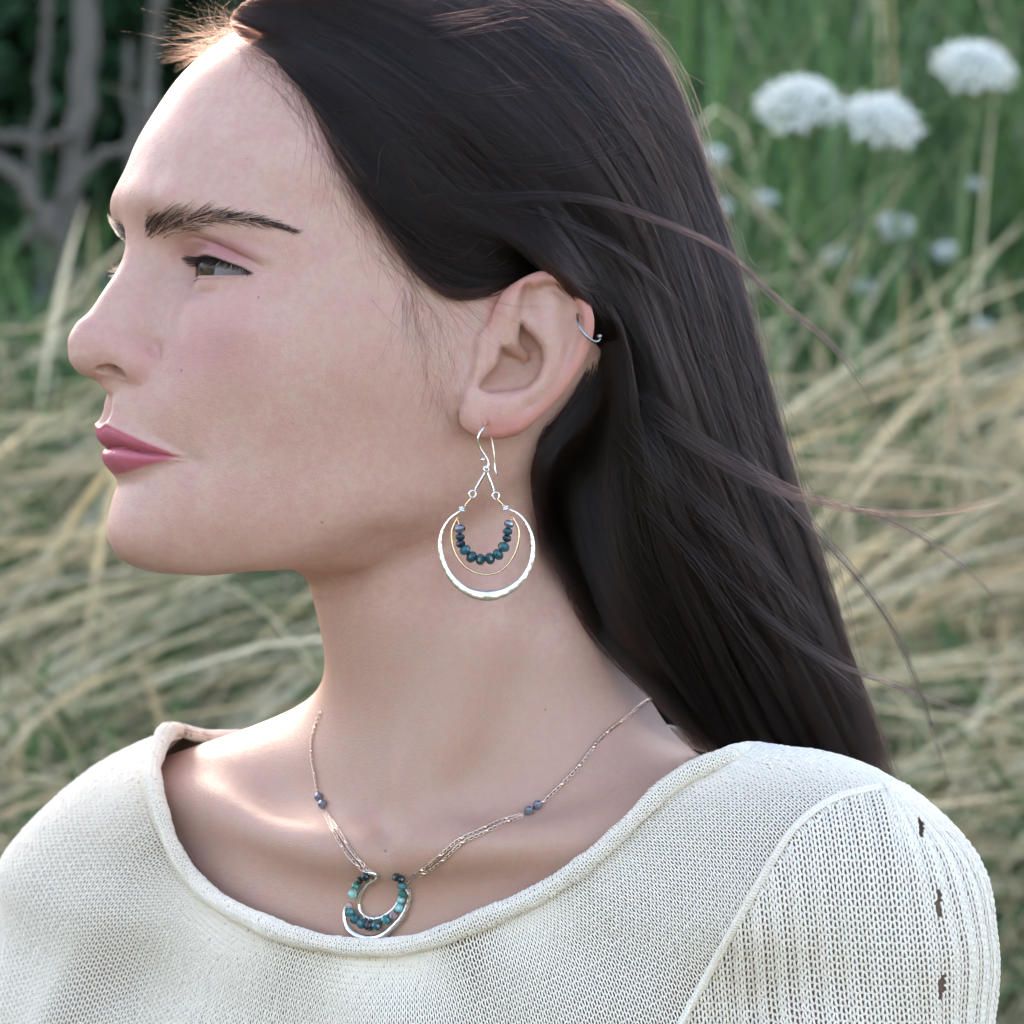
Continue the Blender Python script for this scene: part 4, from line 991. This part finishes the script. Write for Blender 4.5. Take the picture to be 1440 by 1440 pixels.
EY = -44.0                        # the earring hangs just proud of the lobe
def E4(X, Yc, dy=0.0): return W(580 + X / 5.145, 580 + Yc / 5.145, EY + dy)
def px2(r): return r / 5.145 * PXM * .97
er = empty('earring', E4(520, 100)); tag(er, 'silver and gold double hoop earring with dark teal beads hanging from the ear', 'earring')
hook = spline_pts(np.array([E4(560, 100, 7), E4(535, 70, 4), E4(522, 98, .6), E4(497, 130, -1.4), E4(478, 170, -2), E4(476, 215, -1.8), E4(494, 268, -1), E4(528, 318, -.3), E4(547, 362), E4(545, 395), E4(530, 402)]), 60)
bw = spline_pts(np.array([E4(560, 100, 7), E4(572, 195, 8), E4(590, 330, 8.5), E4(600, 420, 8.5), E4(614, 452, 8)]), 24)
V, F = merge([tube(hook, .42, 8), tube(bw, .36, 6)]); hk = mesh('ear_hook', V, F, M_SILVER, er)
mesh('hook_ball', *ball(E4(508, 342, -.4), px2(17), 14, 10), M_SILVER, hk)
def ring(c, r, wire, n=28, normal=(0, -1, 0)):
    q = Vector((0, 0, 1)).rotation_difference(Vector(normal)).to_matrix(); th = np.linspace(0, 2*math.pi, n, endpoint=False)
    P = np.stack([np.cos(th) * r, np.sin(th) * r, 0 * th], 1) @ np.array(q).T + np.asarray(c)
    return tube(P, wire, 7, True)
mesh('jump_ring', *ring(E4(533, 408), px2(21), .34, normal=(.5, -.8, .2)), M_SILVER, er)
for a, b in (((530, 424), (450, 564)), ((538, 424), (592, 574))):
    P = np.linspace(E4(*a), E4(*b), 10) ; mesh('drop_link', *tube(P, np.interp(np.arange(10), [0, 4, 9], [.42, .55, .40]), 8), M_SILVER, er)
for c_ in ((433, 590), (602, 602)): mesh('link_ring', *ring(E4(*c_), px2(26), .36, normal=(.35, -.9, 0)), M_SILVER, er)
for a, b in (((432, 610), (374, 680)), ((608, 622), (660, 674))): mesh('gold_link', *tube(np.linspace(E4(*a), E4(*b), 6), .45, 8), M_GOLD, er)
hoop_path = spline_pts(np.array([E4(*p) for p in [(350, 712), (300, 742), (245, 800), (208, 880), (199, 970), (220, 1075), (268, 1175), (345, 1260), (440, 1312), (540, 1328), (640, 1312), (735, 1262), (812, 1185), (858, 1090), (872, 985), (858, 880), (815, 790), (755, 728), (700, 702)]]), 150)
k = np.linspace(0, 1, 150); wd = px2(np.interp(k, [0, .12, .3, .5, .7, .88, 1], [7, 11, 22, 40, 22, 11, 7]))
V, F = tube(hoop_path, wd, 10, False, flat=((0, 1, 0), .30))
# hammered faces: dents moved in the sheet
R_ = np.random.default_rng(9); dn = np.convolve(R_.normal(0, .05, 156), np.ones(5) / 5, 'same')[3:153, None]; V = V + np.repeat(dn, 10, 0) * np.array([[0, 1, 0]]) + R_.normal(0, .004, V.shape)
mesh('silver_hoop', V, F, M_HAM, er)
gold = spline_pts(np.array([E4(*p, -.4) for p in [(330, 760), (300, 810), (283, 880), (287, 950), (315, 1030), (365, 1100), (435, 1150), (520, 1172), (600, 1162), (675, 1115), (730, 1040), (762, 960), (771, 880), (755, 810), (722, 755)]]), 110)
mesh('gold_hoop', *tube(gold, .36, 8), M_GOLD, er)
for X_, Y_ in ((358, 700), (672, 692)):
    t_ = []
    for dy in (-12, 4): t_.append(ring(E4(X_, Y_ + dy), px2(19), .42, 20, normal=(.35 if X_ < 500 else -.35, -.25, .9)))
    mesh('wire_wrap', *merge(t_), M_SILVER, er)
for X_, Y_ in ((326, 770), (718, 764)): mesh('gold_wrap', *merge([ring(E4(X_, Y_ - 7), px2(11), .26, 14, (.3, -.4, .8)), ring(E4(X_, Y_ + 6), px2(11), .26, 14, (.3, -.4, .8))]), M_GOLD, er)
BE = [(341, 842, 35, S_HEM), (345, 903, 30, S_NAVY), (347, 950, 31, S_NAVY), (380, 995, 37, S_TEAL), (427, 1046, 39, S_TEAL), (492, 1065, 37, S_TEAL), (560, 1058, 38, S_TEAL), (619, 1028, 38, S_TEAL), (660, 973, 38, S_TEAL), (683, 912, 29, S_NAVY), (688, 862, 30, S_TEAL), (697, 808, 31, S_HEM)]
bp = [E4(328, 775)] + [E4(b[0], b[1]) for b in BE] + [E4(718, 770)]
mesh('bead_wire', *tube(spline_pts(np.array(bp), 80), .16, 5), M_GOLD, er)
for i, b in enumerate(BE):
    tg = bp[i+2] - bp[i]; bead('bead', E4(b[0], b[1], -.3), px2(b[2]) * 1.17, b[3], er, tg / np.linalg.norm(tg), .84, 10, 6)
# small hoop through the upper ear rim
er2 = empty('ear_rim_ring', W(826, 460, -40)); tag(er2, 'small thin silver ring through the upper rim of the ear', 'earring')
rp = spline_pts(np.array([W(812, 442, -37.0), W(813, 452, -40.5), W(818, 464, -42.3), W(826, 474, -42.5), W(835, 480, -41.0), W(842, 479, -38), W(844, 474, -35.5)]), 40)
M_STEEL = metal('dark_steel', (.34, .34, .34), .22)
mesh('wire', *tube(rp, .50, 9), M_STEEL, er2); mesh('end_ball', *ball(W(843, 473, -37), .85, 12, 8), M_STEEL, er2)
# necklace
def skin_pts(pp, lift):
    P = spline_pts(np.array(pp, float), 10 * len(pp)); Y = trace(TREE, P[:, 0], P[:, 1]); ok = ~np.isnan(Y)
    Y = np.interp(np.arange(len(Y)), np.flatnonzero(ok), Y[ok]); return Wv(P[:, 0], P[:, 1], Y - lift)
nk = empty('necklace', W(545, 1230, -30)); tag(nk, 'fine rose gold chain necklace with green beaded horseshoe pendant on her chest', 'necklace')
def chain_links(P, pitch, r, wire):
    s = np.r_[0, np.cumsum(np.linalg.norm(np.diff(P, axis=0), axis=1))]; t = np.arange(0, s[-1], pitch); Q = np.stack([np.interp(t, s, P[:, d]) for d in range(3)], 1)
    T = np.gradient(Q, axis=0); T /= np.linalg.norm(T, axis=1, keepdims=True); out_ = []
    th = np.linspace(0, 2*math.pi, 9, endpoint=False)
    for i, (p, tg) in enumerate(zip(Q, T)):
        sd = np.cross(tg, (0, 1., 0)); sd /= np.linalg.norm(sd) + 1e-9; up = np.cross(sd, tg); sd2 = sd if i % 2 else up * .8 + sd * .6
        L = p + tg * (np.cos(th) * r * 1.25)[:, None] + sd2 * (np.sin(th) * r * .85)[:, None]; out_.append(tube(L, wire, 4, True))
    return out_
def cubes(P, every, r):
    s = np.r_[0, np.cumsum(np.linalg.norm(np.diff(P, axis=0), axis=1))]; t = np.arange(every * .6, s[-1], every)
    return [ball(np.array([np.interp(x, s, P[:, d]) for d in range(3)]), r, 6, 4) for x in t]
R1 = skin_pts([(930,976),(906,988),(881,1008),(847,1036),(820,1070),(791,1102),(760,1131)], .9)
R2 = [skin_pts([(734,1146),(700,1155),(672,1168),(645,1181),(618,1204),(588,1228)], .9), skin_pts([(734,1148),(702,1160),(675,1173),(650,1185),(624,1209),(590,1232)], 1.0)]
L1 = skin_pts([(451,1003),(441,1030),(438,1061),(443,1092),(447,1116)], .9)
L2 = [skin_pts([(458,1142),(477,1170),(497,1200),(520,1226)], .9), skin_pts([(456,1144),(471,1173),(490,1203),(515,1228)], 1.0)]
for nm, P in [('chain', R1), ('chain', L1)] + [('chain', q) for q in R2 + L2]:
    o = mesh(nm, *merge(chain_links(P, .92, .74, .21)), M_ROSE, nk); o['kind'] = 'stuff'
    mesh('chain_bead', *merge(cubes(P, 9.5, .85)), M_ROSE, o)
for (a, b), mt in (((756, 1132), S_HEM), ((744, 1140), S_HEM), ((449, 1121), S_HEM), ((454, 1131), S_HEM)):
    p = skin_pts([(a - 1, b), (a + 1, b)], 1.8)[5]; bead('spacer_bead', p, 1.75, mt, nk, None, 1, 9, 7)
def E6(X, Yc, lift=2.0):
    p = (470 + X / 9.6, 1180 + Yc / 9.6); return skin_pts([(p[0] - .5, p[1]), (p[0] + .5, p[1])], lift)[5]
pend = empty('pendant', E6(600, 500), nk)
inner = spline_pts(np.array([E6(*p, 1.6) for p in [(470, 455), (545, 470), (574, 505), (540, 545), (440, 615), (372, 715), (335, 845), (352, 960), (415, 1035), (500, 1070), (610, 1065), (725, 1008), (815, 930), (868, 850), (895, 720), (890, 560), (840, 520)]]), 110)
mesh('inner_wire', *tube(inner, .75, 8), M_SILVER, pend)
outer = spline_pts(np.array([E6(*p, 1.9) for p in [(165, 900), (142, 1000), (150, 1110), (200, 1220), (300, 1300), (430, 1345), (560, 1345), (690, 1290), (800, 1190), (920, 1050), (990, 900), (1020, 760), (1010, 660)]]), 90)
mesh('outer_hoop', *tube(outer, np.interp(np.linspace(0, 1, 90), [0, .2, .5, .8, 1], [.7, 1.0, 1.5, 1.0, .6]), 8, False, flat=((0, 1, 0), .5)), M_HAM, pend)
PB = [(425, 505, 55, S_BLACK), (345, 560, 46, S_BLACK), (292, 635, 49, S_GREEN), (252, 742, 60, S_PALE), (195, 890, 46, S_CLEAR), (222, 990, 58, S_MID), (282, 1080, 64, S_TEAL), (370, 1140, 64, S_TEAL), (470, 1175, 62, S_BLACK), (572, 1170, 65, S_TEAL), (698, 1090, 61, S_MID), (800, 1030, 50, S_CLEAR), (875, 930, 57, S_AQUA), (905, 822, 48, S_AQUA), (920, 740, 50, S_GREEN), (912, 632, 54, S_MID), (900, 545, 50, S_BLACK), (832, 515, 50, S_BLACK)]
pp_ = [E6(a, b, 2.6) for a, b, _, _ in PB]
for i, b in enumerate(PB):
    tg = pp_[min(i+1, len(PB)-1)] - pp_[max(i-1, 0)]; bead('bead', pp_[i], b[2] / 9.6 * PXM * 1.16, b[3], pend, tg / np.linalg.norm(tg), .90, 9, 6)
w_ = []
for X_, Y_ in ((300, 690), (420, 1050), (480, 1075), (545, 1080), (620, 1065), (990, 690), (1010, 730)): w_.append(ring(E6(X_, Y_, 1.8), 1.15, .17, 12, (.8, -.3, .3)))
mesh('wire_wrap', *merge(w_), M_SILVER, pend)
for a, b in (((990, 590), (1085, 470)), ((400, 440), (470, 455))): mesh('link_wire', *tube(np.linspace(E6(*a, 1.6), E6(*b, 1.4), 6), .33, 6), M_SILVER, pend)
# ---------------------------------------------------------------- setting
def noise1(x, y, s):
    return np.sin(x * s * 1.3 + 1.7 * np.sin(y * s * .9)) * .5 + np.sin(y * s * 1.7 + 2.1 * np.sin(x * s * .7 + 1)) * .5
def ground_z(x, y):               # mm above the ground datum; a grassy bank rises behind her
    t = np.clip(y - 500, 0, None); b = np.where(t < 5000, t * .52, 2600 + (t - 5000) * .1)
    return b + 45 * noise1(x, y, .0022) + 14 * noise1(x + 900, y, .008)
gx = np.r_[np.linspace(-60000, -4000, 15), np.linspace(-3900, 3900, 90), np.linspace(4000, 60000, 15)]
gy = np.r_[np.linspace(-30000, -2600, 8), np.linspace(-2500, 7000, 110), np.linspace(7500, 90000, 16)]
A, B_ = np.meshgrid(gx, gy, indexing='ij'); Zg = ground_z(A, B_)
n_, k_ = A.shape; Fg = np.array([(i*k_+j, (i+1)*k_+j, (i+1)*k_+j+1, i*k_+j+1) for i in range(n_-1) for j in range(k_-1)])
m = N('meadow_soil'); tc = m.n('ShaderNodeTexCoord').outputs['Object']; n1 = m.noise(3, 5, .6, tc); n2 = m.noise(30, 4, .6, tc)
c = m.mix(n1.outputs[0], (.075, .085, .030), (.20, .155, .075)); c = m.mix(m.math('MULTIPLY', n2.outputs[0], .5), c, (.05, .055, .02))
m.l(c, m.b.inputs['Base Color']); m.set(Roughness=.95); m.bump(n2.outputs[0], .8, .03)
gnd = mesh('ground', np.stack([A.ravel(), B_.ravel(), Zg.ravel() - ZO], 1), Fg, m.m); tag(gnd, kind='structure')
def leafmat(name, attr='col', trans=.35, rough=.6):
    m = N(name); a = m.attr(attr); m.l(a.outputs['Color'], m.b.inputs['Base Color']); m.set(Roughness=rough, Specular_IOR_Level=.25)
    tr = m.n('ShaderNodeBsdfTranslucent'); m.l(a.outputs['Color'], tr.inputs[0]); mx = m.n('ShaderNodeMixShader'); mx.inputs[0].default_value = trans
    m.l(m.b.outputs[0], mx.inputs[1]); m.l(tr.outputs[0], mx.inputs[2]); m.l(mx.outputs[0], m.t.nodes['Material Output'].inputs['Surface']); return m.m
M_GRASS = leafmat('grass_blade'); M_LEAF = leafmat('shrub_leaf')
def blades(n, xr, yr, hr, wr_, lean, cols, seed, arch=.5, wind=(0, 0), zoff=0, seg=6, head=False):
    R = np.random.default_rng(seed); x = R.uniform(*xr, n); y = R.uniform(*yr, n); h = R.uniform(*hr, n); w = R.uniform(*wr_, n)
    z = ground_z(x, y) + zoff; az = R.uniform(0, 6.283, n); ln = np.abs(R.normal(0, lean, n)) + .05
    dx = np.cos(az) * ln + wind[0]; dy = np.sin(az) * ln + wind[1]; q = np.linspace(0, 1, seg)
    ac = arch * R.uniform(.3, 1.5, n)
    px = x[:, None] + h[:, None] * (dx[:, None] * q + dx[:, None] * ac[:, None] * q ** 3)
    py = y[:, None] + h[:, None] * (dy[:, None] * q + dy[:, None] * ac[:, None] * q ** 3)
    L = np.hypot(dx, dy); pz = z[:, None] + h[:, None] * (q - (L * ac)[:, None] * .55 * q ** 3)
    pr = np.interp(q, [0, .55, .66, .8, .93, 1], [.30, .26, .9, 1.1, .6, .1]) if head else 1 - q ** 2.2 * .92
    fa = R.uniform(-.7, .7, n) if head else R.uniform(0, 3.14, n); sx = np.cos(fa)[:, None] * w[:, None] * pr / 2; sy = np.sin(fa)[:, None] * w[:, None] * pr / 2 * .3; sz = sx * .5 if head else sx * 0
    V = np.stack([np.stack([px - sx, py - sy, pz + sz], -1), np.stack([px + sx, py + sy, pz - sz], -1)], 2).reshape(-1, 3); V[:, 2] -= ZO
    b = np.arange(n)[:, None] * seg * 2; j = np.arange(seg - 1)[None] * 2
    F = np.stack([b + j, b + j + 1, b + j + 3, b + j + 2], -1).reshape(-1, 4)
    ci = R.integers(0, len(cols), n); C = np.array(cols)[ci] * R.uniform(.7, 1.25, (n, 1)); C = np.repeat(C, seg * 2, 0)
    return V, F, C
def stuff(name, sets, mat, label, cat):
    V, F, C, o = [], [], [], 0
    for v, f, c in sets: V.append(v); F.append(f + o); C.append(c); o += len(v)
    ob = mesh(name, np.concatenate(V), np.concatenate(F), mat, attrs=dict(col=np.concatenate(C))); return tag(ob, label, cat, None, 'stuff')
GR = [(.085, .18, .055), (.11, .22, .07), (.14, .25, .10), (.08, .155, .065), (.18, .25, .13)]
ST = [(.62, .51, .32), (.68, .57, .38), (.56, .45, .26), (.71, .62, .43), (.56, .51, .33)]
stuff('green_grass', [
    blades(6500, (60, 1500), (2250, 4600), (230, 460), (7, 14), .50, GR, 11, .9),
    blades(2600, (-1300, -100), (1750, 2250), (120, 260), (6, 12), .40, GR, 12, .7),
    blades(4200, (-1700, 1700), (1300, 2300), (130, 290), (7, 14), .6, GR, 13, .9)], M_GRASS, 'tall green meadow grass growing on the bank', 'grass')
stuff('dry_grass', [
    blades(1500, (-1300, 1400), (1250, 1950), (170, 330), (4, 8), .8, ST, 21, 1.0, (.5, 0)),
    blades(2300, (-1300, 1400), (1300, 2000), (180, 400), (3.5, 7), .65, ST, 25, 1.0, (.65, 0), 0, 10, True),
    blades(500, (-1300, -100), (1850, 2150), (140, 320), (3.5, 7), .7, ST, 22, .9, (.6, 0), 0, 10, True),
    blades(420, (-100, 1500), (1900, 3400), (260, 520), (4, 8), .5, ST, 23, .9),
    blades(1500, (100, 1500), (1650, 2150), (150, 330), (3.5, 7), .75, ST, 24, 1.0, (.6, 0), 0, 10, True)], M_GRASS, 'dry straw coloured grass arching over the lower bank', 'grass')
# white umbels
m = N('umbel_floret'); m.set(Base_Color=(.80, .82, .76, 1), Roughness=.7, Subsurface_Weight=.15, Subsurface_Scale=.003); M_UMB = m.m
m = N('umbel_stem'); m.set(Base_Color=(.13, .19, .07, 1), Roughness=.6); M_STEM = m.m
def umbel(px, py, Y, wpx, hpx, tilt, label, seed):
    R = np.random.default_rng(seed); c = W(px, py, Y); k = (DIST + Y) / DIST * PXM; r = wpx * k / 2; hh = hpx * k; face = math.radians(46)
    base = np.array([c[0] + R.uniform(-60, 20), c[1] + 40, float(ground_z(c[0], c[1] + 40)) - ZO])
    t = empty('wild_carrot', base); tag(t, label, 'wildflower', 'white umbel flowers on the bank')
    node = c - np.array([math.sin(tilt) * hh * .5, 0, hh * .75]) 
    mesh('stem', *tube(spline_pts(np.array([base, base * .5 + node * .5 + np.array([R.uniform(-25, 25), 0, 0]), node]), 14), np.linspace(3.2, 2.0, 14), 7), M_STEM, t)
    parts = []; rays = []; n = 44
    for i in range(n):
        a = i * 2.39996; q = math.sqrt((i + .5) / n); ux, uy = math.cos(a) * q * r, math.sin(a) * q * r
        z = r * .62 * (1 - q ** 2.0) - r * .25; p = np.array([ux, uy * .9, z])
        cf, sf = math.cos(face), math.sin(face); p = np.array([p[0], p[1] * cf - p[2] * sf, p[1] * sf + p[2] * cf])
        ct, s_ = math.cos(tilt), math.sin(tilt); p = np.array([p[0] * ct + p[2] * s_, p[1], -p[0] * s_ + p[2] * ct]) + c
        rays.append(tube(np.linspace(node, p, 3), .7, 4))
        for j in range(20):
            o = R.normal(0, 1, 3) * r * np.array([.085, .085, .075]); parts.append(ball(p + o, R.uniform(.04, .065) * r, 5, 3, (1, 1, .7)))
    mesh('ray', *merge(rays), M_STEM, t); o = mesh('floret', *merge(parts), M_UMB, t, smooth=False); o['kind'] = 'stuff'
UM = [(1124, 142, 1750, 116, 88, -.05, 'wide white umbel flower, left of the joined pair at upper right'),
      (1243, 165, 1720, 108, 78, .32, 'white umbel flower drooping to the right, right of the joined pair'),
      (1371, 90, 1790, 108, 92, .12, 'topmost white umbel flower near the upper right corner')]
for i, u in enumerate(UM): umbel(*u, seed=30 + i)
SMALL = [(1002, 217, 40, 34, 'small pale umbel close beside the hair, upper one'), (1012, 290, 36, 30, 'small pale umbel close beside the hair, lower one'), (1078, 279, 30, 26, 'small round pale umbel below the joined pair of flowers'), (1262, 316, 56, 40, 'small double white umbel in the green grass at right'),
         (1174, 358, 36, 36, 'faint pale umbel left of the small double umbel'), (1331, 352, 38, 36, 'small round white umbel on a tan stalk at right'), (1213, 402, 30, 26, 'tiny pale umbel just above the bent straw'), (1370, 258, 26, 22, 'tiny greenish umbel below the topmost white flower'), (1382, 458, 30, 26, 'tiny pale umbel low at the right edge'), (1228, 532, 38, 36, 'small creamy umbel among the straw at right')]
for i, (a, b, w_, h_, lb) in enumerate(SMALL): umbel(a, b, 2250, w_, h_, 0, lb, 60 + i)
# dead branches and the dark thicket at upper left
m = N('dead_wood'); tc = m.n('ShaderNodeTexCoord').outputs['Object']; n1 = m.noise(40, 4, .6, tc); m.l(m.mix(n1.outputs[0], (.065, .054, .042), (.15, .13, .105)), m.b.inputs['Base Color']); m.set(Roughness=.9); m.bump(n1.outputs[0], .6, .006); M_WOOD = m.m
def branch(pts, label, nm='dead_branch'):
    P = spline_pts(np.array([(*W(a, b, Y), r) for a, b, Y, r in pts]), 30); g = P[-1, :3]
    R = np.random.default_rng(abs(int(pts[0][0])) + 7); P[:, :3] += np.cumsum(R.normal(0, 2.2, (30, 3)), 0)
    V, F = tube(P[:, :3], P[:, 3] * .62 * (1 + R.normal(0, .05, 30)), 10); o = mesh(nm, V, F, M_WOOD); return tag(o, label, 'branch', 'dead branches in the thicket')
branch([(122, -60, 2250, 16), (118, 60, 2240, 17), (108, 150, 2230, 19), (104, 250, 2220, 16), (96, 330, 2210, 15), (90, 460, 2205, 17), (86, 640, 2200, 20)], 'thick pale dead stem standing upright at the upper left')
branch([(-30, 190, 2210, 9), (40, 197, 2210, 8), (90, 185, 2205, 7), (120, 176, 2205, 5)], 'thin grey twig crossing from the left edge to the pale stem')
branch([(40, 330, 2150, 9), (95, 290, 2150, 10), (150, 245, 2150, 8), (200, 205, 2150, 6), (240, 170, 2150, 4)], 'grey branch slanting up to the right behind the forehead')
branch([(232, -30, 2330, 11), (226, 60, 2330, 11), (214, 160, 2320, 12), (205, 300, 2310, 13), (200, 560, 2300, 15)], 'brown upright stem close to the edge of the hair')
branch([(70, -30, 2400, 7), (76, 60, 2400, 7), (72, 170, 2390, 8), (70, 400, 2380, 9)], 'thin dark stem left of the thick pale stem')
branch([(178, 60, 2400, 6), (172, 150, 2400, 7), (176, 260, 2390, 8), (170, 480, 2380, 9)], 'thin brown stem between the two upright stems')
branch([(-30, 215, 2150, 13), (30, 260, 2150, 12), (62, 320, 2145, 12), (100, 380, 2145, 8)], 'bent grey root like branch at the left edge')
def leaves(n, cx, cy, cz, rx, ry, rz, cols, seed, size=(22, 48)):
    R = np.random.default_rng(seed); u = R.normal(0, 1, (n, 3)); u /= np.linalg.norm(u, axis=1, keepdims=True); u *= R.random((n, 1)) ** .4
    P = np.array([cx, cy, cz]) + u * np.array([rx, ry, rz]); s = R.uniform(*size, n)
    a = R.normal(0, 1, (n, 3)); a /= np.linalg.norm(a, axis=1, keepdims=True); b = np.cross(a, R.normal(0, 1, (n, 3))); b /= np.linalg.norm(b, axis=1, keepdims=True)
    nrm = np.cross(a, b)
    V = np.stack([P - a * s[:, None] * .5, P + b * s[:, None] * .26 + nrm * s[:, None] * .06, P + a * s[:, None] * .5, P - b * s[:, None] * .26 + nrm * s[:, None] * .06], 1).reshape(-1, 3)
    F = np.arange(n * 4).reshape(-1, 4); C = np.repeat(np.array(cols)[R.integers(0, len(cols), n)] * R.uniform(.6, 1.3, (n, 1)), 4, 0); return V, F, C
DG = [(.020, .060, .022), (.028, .075, .028), (.016, .045, .02), (.035, .085, .035)]
for i, (px_, py_, Y_, rx_, rz_, lb) in enumerate([(60, 60, 2700, 270, 290, 'dark green leafy shrub behind the dead stems at the upper left'), (290, 40, 2850, 270, 300, 'dark green leafy shrub rising behind the top of the forehead'), (-100, 310, 2650, 200, 190, 'low dark shrub at the left edge below the twigs'), (190, 300, 2700, 220, 190, 'low dark shrub between the stems and the brow')]):
    c = W(px_, py_, Y_); t = empty('shrub', (c[0], c[1], float(ground_z(c[0], c[1])) - ZO)); tag(t, lb, 'shrub', 'dark shrubs of the thicket')
    v, f, cc = leaves(5200, c[0], c[1], c[2], rx_, 260, rz_, DG, 80 + i)
    mesh('crown', v, f, M_LEAF, t, attrs=dict(col=cc))['kind'] = 'stuff'
    b0 = np.array([c[0], c[1], float(ground_z(c[0], c[1])) - ZO]); R = np.random.default_rng(i)
    tr = [tube(spline_pts(np.array([b0 + R.normal(0, 30, 3) * [1, 1, 0], (b0 + c) / 2 + R.normal(0, 60, 3), c + R.normal(0, 120, 3)]), 10), np.linspace(16, 5, 10), 7) for _ in range(4)]
    mesh('trunk', *merge(tr), M_WOOD, t)
# grey stone at the left, below the twigs
c = W(100, 452, 2350); V, F = ball((0, 0, 0), 1, 28, 18); R = np.random.default_rng(3)
d = 1 + .16 * np.sin(V @ np.array([3, 2, 1.]) * 1.7) + .10 * np.sin(V @ np.array([-2, 4, 3.]) * 2.3 + 1); V = V * d[:, None] * np.array([62, 60, 34]); V = V @ np.array([[math.cos(.5), 0, math.sin(.5)], [0, 1, 0], [-math.sin(.5), 0, math.cos(.5)]])
m = N('grey_stone'); tc = m.n('ShaderNodeTexCoord').outputs['Object']; n1 = m.noise(18, 5, .6, tc); m.l(m.mix(n1.outputs[0], (.09, .10, .105), (.17, .18, .185)), m.b.inputs['Base Color']); m.set(Roughness=.9); m.bump(n1.outputs[0], .5, .01)
st = mesh('field_stone', V + c, F, m.m); tag(st, 'grey field stone lying in the grass left of her nose', 'stone')
